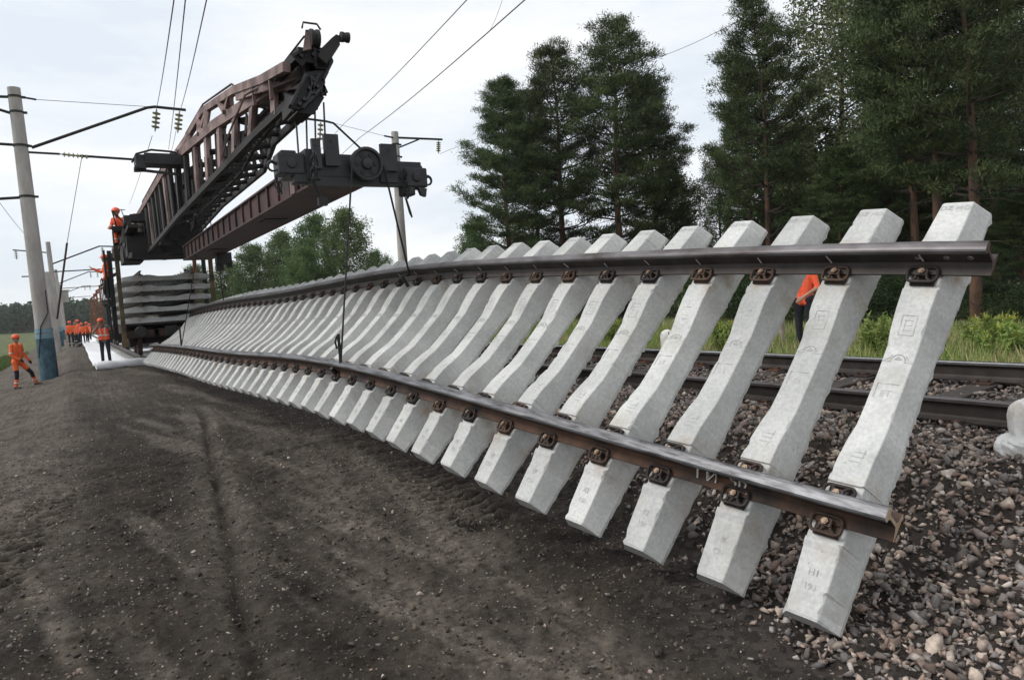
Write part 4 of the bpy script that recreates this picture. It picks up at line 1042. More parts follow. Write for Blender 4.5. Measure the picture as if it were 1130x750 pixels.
def lifting_beam():
    root = empty('lifting_beam', (2.95, 14.5, 3.3), 'dark red box girder with black cross head and wheel hanging under the crane boom', 'lifting beam')
    b = MB(); xl, xr, zb, zt = 2.64, 3.28, 3.30, 3.66; ya, yb = 8.75, 20.6
    b.box((2.96, (ya + yb) / 2, zb + .015), (xr - xl + .06, yb - ya, .03)); b.box((2.96, (ya + yb) / 2, zt), (xr - xl + .04, yb - ya, .03))
    for x in (xl + .03, xr - .03): b.box((x, (ya + yb) / 2, (zb + zt) / 2), (.02, yb - ya - .004, zt - zb - .034))
    y = ya + .5
    while y < yb:
        for x in (xl + .004, xr - .004): b.bar((x, y, zb + .03), (x, y, zt - .016), .05, .03)
        y += .62
    b.build('girder', M['beam_red'], root)
    for y, dx in ((12.2, 0), (17.5, 0)):
        p = MB(); p.box((2.96, y, zb - .006), (.34, .5, .02)); p.build('girder_plate', M['crane_dark'], root)
    p = MB(); p.box((xl - .03, 9.55, 3.48), (.04, .22, .34)); p.cyl((xl - .055, 9.55, 3.52), (xl - .02, 9.55, 3.52), .05, 12); p.build('girder_lug', M['crane_pink'], root)
    # cross head
    c = MB(); c.box((3.05, 8.55, 3.43), (1.66, .42, .20)); c.box((3.0, 8.40, 3.36), (1.3, .10, .26)); c.box((2.52, 8.5, 3.46), (.16, .36, .34)); c.box((3.44, 8.5, 3.42), (.22, .36, .30))
    c.box((3.05, 8.75, 3.58), (1.0, .3, .10))
    c.build('cross_head', M['gunmetal'], root)
    for x, z0, z1, wd in ((2.56, 3.40, 3.74, .10), (2.74, 3.44, 3.80, .17), (3.44, 3.40, 3.72, .20)):
        p = MB(); p.box((x, 8.30, (z0 + z1) / 2), (wd, .06, z1 - z0)); p.cyl((x, 8.26, z1 - .07), (x, 8.28, z1 - .07), .018, 8)
        p.build('upright_plate', M['gunmetal'], root)
    s = MB(); s.lathe((3.14, 8.30, 3.47), (0, -1, 0), [(0, .03), (0, .195), (.02, .195), (.04, .172), (.06, .195), (.08, .195), (.085, .165), (.055, .15), (.055, .075), (.09, .06), (.10, .02)], 30)
    w_ = s.build('sheave', M['gunmetal'], root, smooth=True)
    for k in range(6):
        a = k * math.pi / 3; p = MB(); p.cyl((3.14 + .11 * math.cos(a), 8.245, 3.47 + .11 * math.sin(a)), (3.14 + .11 * math.cos(a), 8.235, 3.47 + .11 * math.sin(a)), .028, 10); p.build('hole_shade_disc', M['black'], w_)  # solid black discs stand in for the darkness of open holes
    for x, sg in ((2.28, -1), (3.80, 1)):
        p = MB(); p.box((x, 8.45, 3.46 if sg < 0 else 3.34), (.30, .26, .24)); p.box((x + sg * .02, 8.45, (3.46 if sg < 0 else 3.34) + .13), (.18, .2, .05)); p.cyl((x, 8.30, 3.46 if sg < 0 else 3.34), (x, 8.34, 3.46 if sg < 0 else 3.34), .06, 12)
        p.box((x - sg * .1, 8.42, (3.46 if sg < 0 else 3.34) - .16), (.16, .18, .12))
        bo = p.build('hook_block', M['gunmetal'], root)
        bv = bo.modifiers.new('edge', 'BEVEL'); bv.width = .03; bv.segments = 2
        p = MB(); hook(p, (x + sg * .19, 8.42, (3.44 if sg < 0 else 3.32)), (sg, 0, 0)); p.cyl((x + sg * .13, 8.42, (3.46 if sg < 0 else 3.34)), (x + sg * .2, 8.42, (3.49 if sg < 0 else 3.37)), .018, 8); p.build('hook', M['gunmetal'], bo, smooth=True)
        if sg > 0:
            p = MB(); p.add([(3.80, 8.3, 3.22), (3.92, 8.3, 3.20), (3.90, 8.3, 3.10), (3.84, 8.3, 3.12), (3.80, 8.36, 3.22), (3.92, 8.36, 3.20), (3.90, 8.36, 3.10), (3.84, 8.36, 3.12)], [(0, 1, 2, 3), (4, 5, 6, 7), (0, 1, 5, 4), (1, 2, 6, 5), (2, 3, 7, 6), (3, 0, 4, 7)]); p.build('hook_plate', M['gunmetal'], bo)
    for a, e in (((2.50, 8.22, 3.58), (2.47, 8.22, 3.25)), ((3.62, 8.28, 3.42), (3.62, 8.28, 3.06)), ((2.40, 9.6, 3.55), (2.43, 9.6, 3.30))):
        p = MB(); chain(p, a, e); p.build('chain', M['black'], root)
        p = MB(); chain(p, (a[0] + .045, a[1] + .05, a[2]), (e[0] + .045, e[1] + .05, e[2] + .03)); p.build('chain', M['black'], root)
    p = MB(); p.tube([(2.47, 8.22, 3.26), (2.55, 8.25, 3.10), (2.57, 8.25, 3.03)], [.016, .022, .024], 8); p.box((2.57, 8.25, 3.02), (.10, .07, .09)); p.build('rail_grip', M['black'], root)
    p = MB(); p.tube([(3.62, 8.28, 3.06), (3.66, 8.28, 2.90), (3.68, 8.28, 2.84)], [.014, .018, .010], 8); p.build('rail_grip', M['black'], root)
    p = MB(); p.box((3.25, 18.6, 3.18), (.34, .3, .26)); p.box((3.15, 18.6, 3.0), (.16, .16, .24)); p.box((3.38, 18.7, 3.05), (.12, .2, .2)); p.build('rail_grip', M['black'], root)
    # slings down to the panel
    def rope(a, e, r_=.011): q = MB(); q.tube([a, Vector(a).lerp(Vector(e), .5), e], r_, 6); return q.build('sling_rope', M['rope'], root)
    pL, eL, nL = curve_pt(11.4); lo = pL - eL * .8 + nL * .19
    rope((2.945, 8.20, 3.47), lo)
    q = MB(); q.tube([lo + Vector((0, 0, .0)), lo + Vector((0, 0, .35))], .018, 6); q.tube([lo + Vector((-.03, 0, .18)), lo + Vector((-.045, 0, .26)), lo + Vector((-.02, 0, .33))], .012, 6); q.build('rope_shackle', M['black'], root)
    pU, eU, nU = curve_pt(12.2); up = pU + eU * .8 + nU * .14 - eU * .06
    rope((3.335, 8.22, 3.45), up, .013)
    q = MB(); q.tube([up, up + nU * .05 - eU * .10, up - nU * .1 - eU * .13], .022, 6); q.build('rope_shackle', M['black'], root)
    pL, eL, nL = curve_pt(33); rope((2.72, 19.0, 3.3), pL - eL * .8 + nL * .19)
    lo = pL - eL * .8 + nL * .19
    q = MB(); q.tube([lo, lo + Vector((0, 0, .5))], .022, 6); q.build('rope_shackle', M['black'], root)
    pU, eU, nU = curve_pt(34); rope((3.2, 19.0, 3.3), pU + eU * .8 + nU * .19)
    pL, eL, nL = curve_pt(12.0); c = pL - eL * .8 + nL * .1 - eL * .06
    q = MB(); q.tube([c + nL * .05 - PT_[12] * .03, c - nL * .02, c - nL * .10 + PT_[12] * .03], [.02, .035, .03], 8); q.build('rail_grip', M['black'], root)
lifting_beam()

# ------------------------------------------------------------------ catenary poles
def insulator(mb, top, n=4, r=.10, ln=.5, axis=(0, 0, -1)):
    top = Vector(top); ax = Vector(axis).normalized(); prof = [(0, .02), (.08, .02)]
    st = (ln - .16) / n
    for k in range(n):
        z = .08 + k * st; prof += [(z, .035), (z + st * .25, .045), (z + st * .35, r), (z + st * .55, r * .92), (z + st * .6, .04)]
    prof += [(ln - .06, .025), (ln, .02)]
    mb.lathe(top, ax, prof, 12)

def pole(name, b, t, r0, r1, label, band=None):
    root = empty(name, b, label, 'catenary pole', 'concrete poles along the railway')
    b = Vector(b); t = Vector(t); mb = MB(); n = 14
    mb.tube([b.lerp(t, i / n) - (Vector((0, 0, .3)) if i == 0 else Vector()) for i in range(n + 1)], [r0 + (r1 - r0) * i / n for i in range(n + 1)], 20)
    mb.build('shaft', M['pole_concrete'], root, smooth=True)
    if band:
        d = (t - b).normalized()
        m2 = MB(); m2.tube([b - d * .3, b + d * band], [r0 * 1.06, r0 * 1.035], 20); m2.build('painted_foot', M['blue_paint'], root, smooth=True)
        m3 = MB(); m3.tube([b + d * (band + .005), b + d * (band + .16)], [r0 * 1.05, r0 * 1.045], 20); m3.tube([b + d * (band + .20), b + d * (band + .36)], [r0 * 1.045, r0 * 1.04], 20); m3.build('pale_band', M['blue_band'], root, smooth=True)
    return root, b, t
def collar(root, p, r):
    mb = MB(); mb.tube([p - Vector((0, 0, .04)), p + Vector((0, 0, .04))], r, 16); mb.box(p + Vector((r + .04, 0, 0)), (.12, .10, .07)); mb.build('collar', M['black'], root)

b = Vector((-.87, 31, gz(-.87, 31))); t = Vector((-1.0, 31, 10.28))
rt, b, t = pole('catenary_pole', b, t, .275, .20, 'nearest tall leaning concrete pole with faded blue painted foot', 1.45)
def onp(py, px=None):
    z = at(px or 30, py, Y=31).z; return b.lerp(t, (z - b.z) / (t.z - b.z))
for py, px, r in ((107, 17, .215), (124, 19, .215), (161, 25, .235), (217, 31, .245)): collar(rt, onp(py, px), r)
def arm(root, pts, r, name='bracket', mt='black', smooth=False):
    mb = MB(); mb.tube(pts, r, 8); return mb.build(name, M[mt], root)
arm(rt, [at(35, 163, Y=31), at(162, 119, Y=31), at(171, 118, Y=31), at(205, 121.5, Y=31)], .055)
arm(rt, [at(30, 168, Y=31), at(66, 170, Y=31)], .04); arm(rt, [at(88, 172, Y=31), at(147, 176, Y=31)], .045)
mb = MB(); insulator(mb, at(66, 170, Y=31), 6, .09, 1.0, at(90, 172.5, Y=31) - at(66, 170, Y=31)); mb.build('insulator', M['glass_ins'], rt, smooth=True)
arm(rt, [at(22, 107, Y=31), at(40, 110, Y=31)], .035); arm(rt, [at(40, 110, Y=31), at(165, 118, Y=31)], .010, 'stay_wire', 'rope')
for (x0, y0, x1, y1) in ((12, 107, -40, 106), (12, 125, -30, 112), (33, 161, -60, 155), (38, 217, -60, 223)): arm(rt, [at(x0, y0, Y=31), at(x1, y1, Y=31)], .05)
for px, py in ((173, 121), (198, 123)):
    mb = MB(); insulator(mb, at(px, py, Y=31), 4, .15, .85, (-.16, 0, -1)); mb.build('insulator', M['glass_ins'], rt, smooth=True)
mb = MB(); mb.tube([at(50, 320, Y=30.7), at(53, 345, Y=30.7), at(45, 360, Y=30.7), at(43, 395, Y=30.7)], .02, 6); mb.build('cable', M['black'], rt)
arm(rt, [at(90.5, 172, Y=31), at(74, 268, Y=31.2)], .010, 'tension_rope', 'rope'); arm(rt, [at(74, 268, Y=31.2), at(63, 352, Y=31.3)], .035, 'tension_rod', 'wagon_red')

def far_pole(y, xb, h, label, lean=.0, arms=True, r=.2):
    z0 = gz(xb, y); rt, b, t = pole('catenary_pole', (xb, y, z0), (xb - lean, y, z0 + h), r * 1.25, r * .85, label, 1.3)
    if arms:
        zt = z0 + h
        arm(rt, [(xb - lean, y, zt - 1.9), (xb + 3.6, y, zt - .45), (xb + 4.8, y, zt - .5)], .06)
        arm(rt, [(xb, y, zt - 2.5), (xb + 4.6, y, zt - 2.4)], .05)
        arm(rt, [(xb - lean, y, zt - .9), (xb - 2.6, y, zt - .6)], .05); arm(rt, [(xb - lean, y, zt - 2.8), (xb - 2.2, y, zt - 2.8)], .05)
        for x in (xb + 3.8, xb + 4.6):
            mb = MB(); insulator(mb, (x, y, zt - .5), 4, .14, .8); mb.build('insulator', M['glass_ins'], rt)
        mb = MB(); insulator(mb, (xb - 2.4, y, zt - .6), 4, .14, .8); mb.build('insulator', M['glass_ins'], rt)
far_pole(72, -1.0, 8.8, 'second concrete pole down the line, rising above the crew in orange', .12)
far_pole(112, -1.1, 9.2, 'third concrete pole far down the line beyond the crew', .1)
far_pole(155, -1.2, 9.4, 'most distant concrete pole at the end of the pole row', .1)
# a bare pale strut leaning beside the second pole
mb = MB(); mb.tube([(-1.0, 58, gz(-1, 58) - .2), at(52, 300, Y=58)], [.26, .2], 14); mb.thing('support_strut', M['pole_concrete'], 'bare pale concrete strut leaning left between the first two poles', 'strut', smooth=True)
mb = MB(); mb.box(at(71, 327, Y=68), (.6, .4, .9)); mb.box(at(71, 320.5, Y=68), (.7, .5, .08)); mb.thing('equipment_box', M['pole_concrete'], 'grey equipment box mounted high beside the second pole', 'box')

zb = .2; b = Vector((13.1, 31, zb)); t = at(435.5, 146, Y=31.6)
rt, b, t = pole('catenary_pole', b, t, .25, .165, 'lone concrete pole beyond the hanging cross head, right of the crane', None)
Yp = 31.5
arm(rt, [at(438, 152, Y=Yp), at(488, 154, Y=Yp)], .05); arm(rt, [at(440, 163, Y=Yp), at(462, 154, Y=Yp)], .035)
mb = MB(); insulator(mb, at(484, 155, Y=Yp), 5, .11, .62, (-.1, 0, -1)); mb.build('insulator', M['glass_ins'], rt, smooth=True)
arm(rt, [at(434, 152, Y=Yp), at(424, 150, Y=Yp)], .04); arm(rt, [at(424, 150, Y=Yp), at(368, 136, Y=Yp)], .009, 'stay_wire', 'rope')
arm(rt, [at(436, 190, Y=Yp), at(398, 164, Y=Yp), at(368, 136, Y=Yp), at(360, 134, Y=Yp), at(337, 131, Y=Yp)], .05)
mb = MB(); insulator(mb, at(354, 134, Y=Yp), 4, .13, .95, (-.14, 0, -1)); mb.build('insulator', M['glass_ins'], rt, smooth=True)
for z_ in (.94, .88): collar(rt, b.lerp(t, z_), .18)

def wire(pts, label, r=.011):
    mb = MB(); pts = [Vector(p) for p in pts]; out = []
    for a, c in zip(pts[:-1], pts[1:]):
        for k in range(8): q = a.lerp(c, k / 8); q = q + Vector((0, 0, -.10 * math.sin(math.pi * k / 8))); out.append(q)
    out.append(pts[-1]); mb.tube(out, r, 5)
    mb.thing('overhead_wire', M['rope'], label, 'wire', 'overhead wires of the railway')
wire([at(194, -14, Y=11), at(172, 123, Y=31)], 'leftmost overhead wire rising from the near pole bracket', .010)
wire([at(168, 150, Y=31), at(143, 225, Y=72)], 'short overhead wire running on below the left bracket insulator', .012)
wire([at(206, -14, Y=11), at(186, 165, Y=40)], 'middle of the three overhead wires left of the boom', .010)
wire([at(231, -14, Y=11), at(198, 125, Y=31), at(187, 175, Y=46)], 'rightmost of the three overhead wires left of the boom', .010)
wire([at(520, -5, Y=12), at(379, 137, Y=31.5), at(320, 200, Y=60)], 'upper overhead wire crossing the sky right of the boom tip', .010)
wire([at(585, -5, Y=11), at(397, 152, Y=30), at(330, 210, Y=60)], 'lower overhead wire crossing the sky right of the boom tip', .012)
wire([at(556, -5, Y=24), at(540, 35, Y=28)], 'short faint wire at the top of the sky', .008)
wire([at(830, 15, Y=16), at(720, 66, Y=24), at(485, 170, Y=31.5)], 'thin wire strung from the lone pole across the pines', .009)
wire([at(-20, 195, Y=31), at(26, 257, Y=45)], 'thin wire at the left edge behind the near pole', .010)

# ------------------------------------------------------------------ people
def person(loc, rotz, J, C, label, scale=1.0, voxel=.012, helmet=True, group=None, vest=None, bands=True, hands=True, lean=0.0):
    """J: joints that differ from a relaxed standing pose (metres, facing +y). C: colours"""
    D = dict(hip=(0, 0, .95), waist=(0, 0, 1.10), chest=(0, .0, 1.36), neck=(0, .01, 1.50), head=(0, .03, 1.645),
             shL=(-.185, 0, 1.435), elL=(-.25, -.02, 1.15), wrL=(-.26, .08, .92), shR=(.185, 0, 1.435), elR=(.25, -.02, 1.15), wrR=(.26, .08, .92),
             hiL=(-.095, 0, .93), knL=(-.11, .03, .50), anL=(-.12, 0, .09), hiR=(.095, 0, .93), knR=(.11, .03, .50), anR=(.12, 0, .09))
    D.update(J); D = {k: Vector(v) for k, v in D.items()}
    face = Vector(J.get('face', (0, 1, 0))).normalized(); side = face.cross(Vector((0, 0, 1))).normalized(); upv = Vector((0, 0, 1))
    mats = ['skin', C['top'], C.get('sleeve', C['top']), C['legs'], 'boot', C.get('knee', C['legs']), 'hair', C.get('glove', 'skin')]
    caps = []
    def cap(a, b_, ra, rb, m_): caps.append((Vector(a), Vector(b_), ra, rb, m_))
    ch, wa, hp = D['chest'], D['waist'], D['hip']; sx = (D['shR'] - D['shL']).normalized()
    for s in (-1, 1):
        cap(hp + sx * .07 * s - upv * .03, wa + sx * .065 * s, .105, .105, 3 if False else 1); cap(wa + sx * .065 * s, ch + sx * .085 * s, .108, .118, 1)
        cap(ch + sx * .08 * s + upv * .03, (D['shR'] if s > 0 else D['shL']), .085, .072, 1)
        cap(D['hiR'] if s > 0 else D['hiL'], (D['hiR'] if s > 0 else D['hiL']) + upv * .02, .108, .108, 3)
    cap(ch, D['neck'], .09, .062, 1); cap(D['neck'] - upv * .03, D['head'] - upv * .05, .056, .058, 0)
    hd = D['head']; cap(hd - upv * .03 + face * .012, hd + upv * .045, .078, .092, 0); cap(hd - upv * .075 + face * .035, hd - upv * .03 + face * .03, .045, .06, 0)
    cap(hd - upv * .015 + face * .095, hd + upv * .012 + face * .085, .014, .010, 0)
    for s in (-1, 1): cap(hd + side * .092 * s - upv * .015, hd + side * .094 * s + upv * .015, .014, .016, 0)
    cap(hd + upv * .055 - face * .02, hd + upv * .06 - face * .03, .088, .086, 6); cap(hd - face * .045, hd + upv * .03 - face * .04, .062, .07, 6)
    for k in 'LR':
        sh, el, wr = D['sh' + k], D['el' + k], D['wr' + k]
        cap(sh, el, .062, .050, 2); fm = 0 if C.get('bare') else 2
        cap(el, wr, .049 if fm else .043, .042 if fm else .029, fm)
        d = (wr - el).normalized(); hm = 7; kn = wr + d * .085
        lat = d.cross(face); lat = lat.normalized() if lat.length > .1 else side.copy(); nrm = d.cross(lat)
        for q in (-1, 0, 1): cap(wr + d * .015 + lat * .014 * q, kn + lat * .026 * q, .024, .018, hm)
        for q, ln in ((-1.5, .062), (-.5, .078), (.5, .074), (1.5, .058)):
            p0 = kn + lat * .018 * q; p1 = p0 + d * ln * .55 + nrm * .012; p2 = p1 + d * ln * .38 + nrm * .03
            cap(p0, p1, .0105, .0098, hm); cap(p1, p2, .0098, .0085, hm)
        th = wr + d * .03 + lat * (.03 if k == 'L' else -.03); cap(th, th + d * .045 + lat * (.028 if k == 'L' else -.028), .014, .012, hm)
        hi, kn_, an = D['hi' + k], D['kn' + k], D['an' + k]
        mid = hi.lerp(kn_, .62); cap(hi, mid, .098, .076, 3); cap(mid, kn_, .076, .066, 5); cap(kn_, kn_.lerp(an, .42), .066, .06, 5); cap(kn_.lerp(an, .42), an + upv * .03, .062, .056, 3)
        toe = D.get('toe' + k, an + Vector((0.02 if k == 'R' else -.02, .17, -.045)))
        cap(an - Vector((0, .03, .03)), toe, .050, .042, 4)
    # one continuous skin over the whole figure
    mb = MB()
    for a, b_, ra, rb, m_ in caps:
        ax = b_ - a; l = ax.length; ax = ax / l if l > 1e-6 else Vector((0, 0, 1)); prof = []
        for q in range(5): an_ = math.pi / 2 * q / 4; prof.append((-ra * math.cos(an_), ra * math.sin(an_)))
        for q in range(5): an_ = math.pi / 2 * q / 4; prof.append((l + rb * math.sin(an_), rb * math.cos(an_)))
        mb.lathe(a, ax, prof, 12)
    tmp = bpy.data.objects.new('person_body', mb.mesh('person_body', M['skin'])); COL.objects.link(tmp)
    rm = tmp.modifiers.new('r', 'REMESH'); rm.mode = 'VOXEL'; rm.voxel_size = voxel
    sm = tmp.modifiers.new('s', 'SMOOTH'); sm.factor = .5; sm.iterations = 2 if voxel < .02 else 1
    bpy.context.view_layer.update()
    me = bpy.data.meshes.new_from_object(tmp.evaluated_get(bpy.context.evaluated_depsgraph_get())); bpy.data.objects.remove(tmp)
    nf = len(me.polygons); cen = np.zeros(nf * 3, np.float32); me.polygons.foreach_get('center', cen); cen = cen.reshape(-1, 3)
    best = np.full(nf, 1e9); idx = np.zeros(nf, np.int32)
    for a, b_, ra, rb, m_ in caps:
        a_ = np.array(a); d = np.array(b_) - a_; l2 = max((d * d).sum(), 1e-9); tt = np.clip(((cen - a_) @ d) / l2, 0, 1)
        dist = np.linalg.norm(cen - a_ - tt[:, None] * d, axis=1) - (ra + (rb - ra) * tt); mk = dist < best; best[mk] = dist[mk]; idx[mk] = m_
    me.materials.clear()
    for q in mats: me.materials.append(M[q])
    me.polygons.foreach_set('material_index', idx); me.polygons.foreach_set('use_smooth', np.ones(nf, bool)); me.update()
    root = empty('person', loc, label, 'person', group, rotz); root.scale = (scale,) * 3
    o = link('body', me, root)
    def part(mb_, name, mt, smooth=True): return mb_.build(name, M[mt], root, smooth=smooth, local=True)
    eb = MB()
    for s in (-1, 1): c = hd + face * .082 + side * .034 * s + upv * .008; eb.lathe(c, face, [(-.008, .003), (-.004, .010), (0, .0125), (.004, .010), (.007, .003)], 10)
    part(eb, 'eyes', 'hair')['kind'] = 'stuff'
    if helmet:
        hb = MB(); c = hd + upv * .055; ti = (upv - face * .12).normalized()
        hb.lathe(c, ti, [(-.012, .128), (.0, .132), (.005, .118), (.05, .112), (.085, .088), (.108, .05), (.115, .012)], 22)
        hb.plate([c + face * .10 + side * q * .085 + face * (.065 - .05 * q * q) for q in (-1, -.6, -.2, .2, .6, 1)] + [c + face * .06 + side * .1, c + face * .06 - side * .1], (0, 0, -.012))
        part(hb, 'helmet', 'helmet')
    if vest:
        vb = MB()
        for s in (-1, 1):
            vb.tube([ch + sx * .085 * s + upv * .07, ch + sx * .085 * s, wa + sx * .07 * s, wa + sx * .075 * s - upv * .14], [.095, .134, .126, .135], 16)
        part(vb, 'vest', vest)
        for z_ in ((wa.lerp(ch, .15)),):
            rb = MB()
            for s in (-1, 1): rb.tube([z_ + sx * .072 * s - upv * .022, z_ + sx * .072 * s + upv * .022], .133, 16)
            part(rb, 'reflective_band', 'reflect')
        for s in (-1, 1):
            rb = MB(); rb.tube([ch + sx * .10 * s + face * .095 + upv * .08, ch + sx * .09 * s + face * .125, wa + sx * .06 * s + face * .125], .016, 6); part(rb, 'reflective_band', 'reflect')
    elif bands:
        for k in 'LR':
            kn_, an = D['kn' + k], D['an' + k]; rb = MB(); rb.tube([kn_.lerp(an, .60), kn_.lerp(an, .70)], .066, 12); part(rb, 'reflective_band', 'reflect')
            sh, el = D['sh' + k], D['el' + k]; rb = MB(); rb.tube([sh.lerp(el, .72), sh.lerp(el, .84)], .060, 12); part(rb, 'reflective_band', 'reflect')
    return root

ORANGE = dict(top='hivis', legs='hivis', knee='navy', glove='boot')
x, y = -1.66, 29.0
person((x, y, gz(x, y) - .02), R(-130), dict(hip=(0, 0, .90), hiL=(-.1, 0, .88), hiR=(.1, 0, .88), knL=(-.36, .14, .50), anL=(-.56, .10, .12), knR=(.12, .04, .47), anR=(.14, -.02, .08), elR=(.27, .03, 1.13), wrR=(.14, .2, .98), elL=(-.30, -.02, 1.15), wrL=(-.40, .06, .92), face=(.35, 1, 0)), ORANGE,
       'worker in orange suit with black knee patches standing left of the nearest pole')
x, y = 1.0, 32.0
person((x, y, gz(x, y) + .06), R(172), dict(elL=(-.40, .02, 1.22), wrL=(-.60, .10, 1.28), elR=(.34, .06, 1.28), wrR=(.17, .14, 1.50), chest=(.03, .01, 1.35), head=(.06, .05, 1.63), neck=(.04, .02, 1.49)), dict(top='grey_cloth', legs='navy', sleeve='skin', bare=True),
       'worker in orange vest and dark trousers standing by the white fabric', vest='hivis_red')
person((1.20, 29.2, 2.43), R(80), dict(elR=(.16, .2, 1.2), wrR=(.12, .42, 1.32), knL=(-.1, .1, .52)), dict(top='hivis', legs='navy'), 'worker in orange jacket standing on the side platform of the crane')
person((1.66, 25.9, 4.18), R(160), dict(hip=(0, 0, .42), waist=(.0, .06, .56), chest=(.06, .14, .78), neck=(.1, .18, .91), head=(.12, .22, 1.04), shL=(-.12, .14, .86), shR=(.25, .12, .84), elL=(-.25, .25, .66), wrL=(-.2, .42, .6), elR=(.33, .2, .58), wrR=(.3, .42, .56), hiL=(-.1, 0, .40), hiR=(.1, 0, .40), knL=(-.13, .38, .45), anL=(-.14, .36, .1), knR=(.13, .38, .45), anR=(.14, .34, .1)), dict(top='hivis_red', legs='hivis'),
       'worker in orange crouching high up beside the boom', voxel=.014)
x, y = 11.42, 8.55
person((x, y, gz(x, y) + .0), R(98), dict(elR=(.27, .02, 1.15), wrR=(.22, .23, 1.0), elL=(-.27, .02, 1.15), wrL=(-.12, .25, 1.0)), dict(top='hivis_red', legs='navy', bare=True), 'worker in orange t-shirt and dark trousers beyond the second track', helmet=True, bands=False)
x, y = 11.8, 9.5
person((x, y, gz(x, y) + .0), R(110), {}, dict(top='grey_cloth', legs='beige'), 'person in beige trousers standing behind the orange shirted worker', helmet=False, bands=False)
x, y = 11.6, 18.75
person((x, y, gz(x, y) + .0), R(110), dict(elR=(.3, .1, 1.2), wrR=(.3, .3, 1.1)), dict(top='hivis', legs='navy'), 'worker in orange glimpsed through the gap between the panel sleepers', bands=False)
crew = [(76, 60, 'hivis', 'leftmost worker of the orange crew gathered by the second pole'), (81, 66, 'hivis_red', 'bareheaded worker second from left in the orange crew'), (85, 58, 'hivis_red', 'worker in front of the distant orange crew by the fabric'),
        (89, 63, 'hivis', 'worker at the right side of the distant orange crew'), (94, 72, 'hivis_red', 'worker walking apart, just right of the orange crew'), (98, 82, 'hivis', 'farthest worker, closest to the train stakes')]
for i, (px, yy, mt, lab) in enumerate(crew):
    p = at(px, 350, Y=yy)
    person((p.x, yy, gz(p.x, yy)), R(170 + 75 * math.sin(i * 2.1)), dict(elR=(.28, .1, 1.16), wrR=(.15, .28, 1.05)) if i % 2 else {}, dict(top=mt, legs='navy'), lab, voxel=.028, scale=[1, .94, 1.03, .9, 1.05, .97][i], helmet=i != 1, group='crew of workers by the train')

# ------------------------------------------------------------------ things lying about
def bag():
    root = empty('wrapped_sack', (5.27, 2.33, gz(5.27, 2.33)), 'white sack wrapped in clear crinkled film at the right edge', 'sack')
    z0 = gz(5.27, 2.33)
    def blob(c, r, seed, sq=(1, 1, 1), name='x', mt='plastic', wr=.35):
        bm = bmesh.new(); bmesh.ops.create_icosphere(bm, subdivisions=5, radius=1.0)
        for v in bm.verts:
            n = v.co.normalized(); q = np.array([[n.x * 2.3 + seed, n.y * 2.3 + n.z]]) 
            f1 = float(fbm(q[:, 0], q[:, 1], 1.0, 3, seed)[0]); an = np.array([math.atan2(n.y, n.x) * 3.2 + n.z * .8 + seed])
            f2 = abs(float(fbm(an, an * .3 + n.z * 1.2, 1.0, 3, seed + 5)[0]))
            k = 1 + .16 * f1 + wr * (f2 - .08)
            v.co = Vector((math.copysign(abs(n.x) ** .75, n.x) * r * sq[0] * k, math.copysign(abs(n.y) ** .75, n.y) * r * sq[1] * k, math.copysign(abs(n.z) ** .75, n.z) * r * sq[2] * k))
        me = bpy.data.meshes.new(name); bm.to_mesh(me); bm.free(); me.materials.append(M[mt]); me.polygons.foreach_set('use_smooth', [True] * len(me.polygons))
        o = bpy.data.objects.new(name, me); COL.objects.link(o); o.parent = root; o.location = Vector(c) - root.location; return o
    blob((5.33, 2.29, z0 + .23), .135, 3, (1.0, .95, 1.15), 'sack_body', 'sack')
    blob((5.31, 2.31, z0 + .06), .155, 8, (1.05, 1.1, .60), 'film_wrap', 'plastic', .55)
bag()
def marker():
    p = at(737, 385, X=8.75); z = gz(p.x, p.y)
    root = empty('marker_post', (p.x, p.y, z), 'short white rounded marker post with a dark number beyond the rails', 'marker post')
    mb = MB(); h = 1.03 - z + .02; mb.lathe((p.x, p.y, z - .1), (0, 0, 1), [(0, .11), (h - .05, .118), (h, .112), (h + .05, .085), (h + .08, .03)], 18)
    mb.build('post', M['paint_white'], root, smooth=True)
    vs, fs = text_mesh('1', .16); mb = MB(); f = Vector((-p.x, -p.y, 0)).normalized(); s = Vector((-f.y, f.x, 0))
    c = Vector((p.x, p.y, z + h - .16)) + f * .120 + s * .03
    mb.add([c + s * v[0] + Vector((0, 0, v[1])) for v in vs], fs); mb.build('number', M['black'], root)
marker()

# ------------------------------------------------------------------ trees
def tri_cloud(c, d, ln, wd, rsx):
    """n triangles: root c, direction d"""
    n = len(c); r = rsx.normal(size=(n, 3)); s = np.cross(d, r); s /= np.linalg.norm(s, axis=1)[:, None] + 1e-9
    return np.stack([c - s * wd[:, None], c + s * wd[:, None], c + d * ln[:, None]], 1)
def unit(v): return v / (np.linalg.norm(v, axis=1)[:, None] + 1e-9)

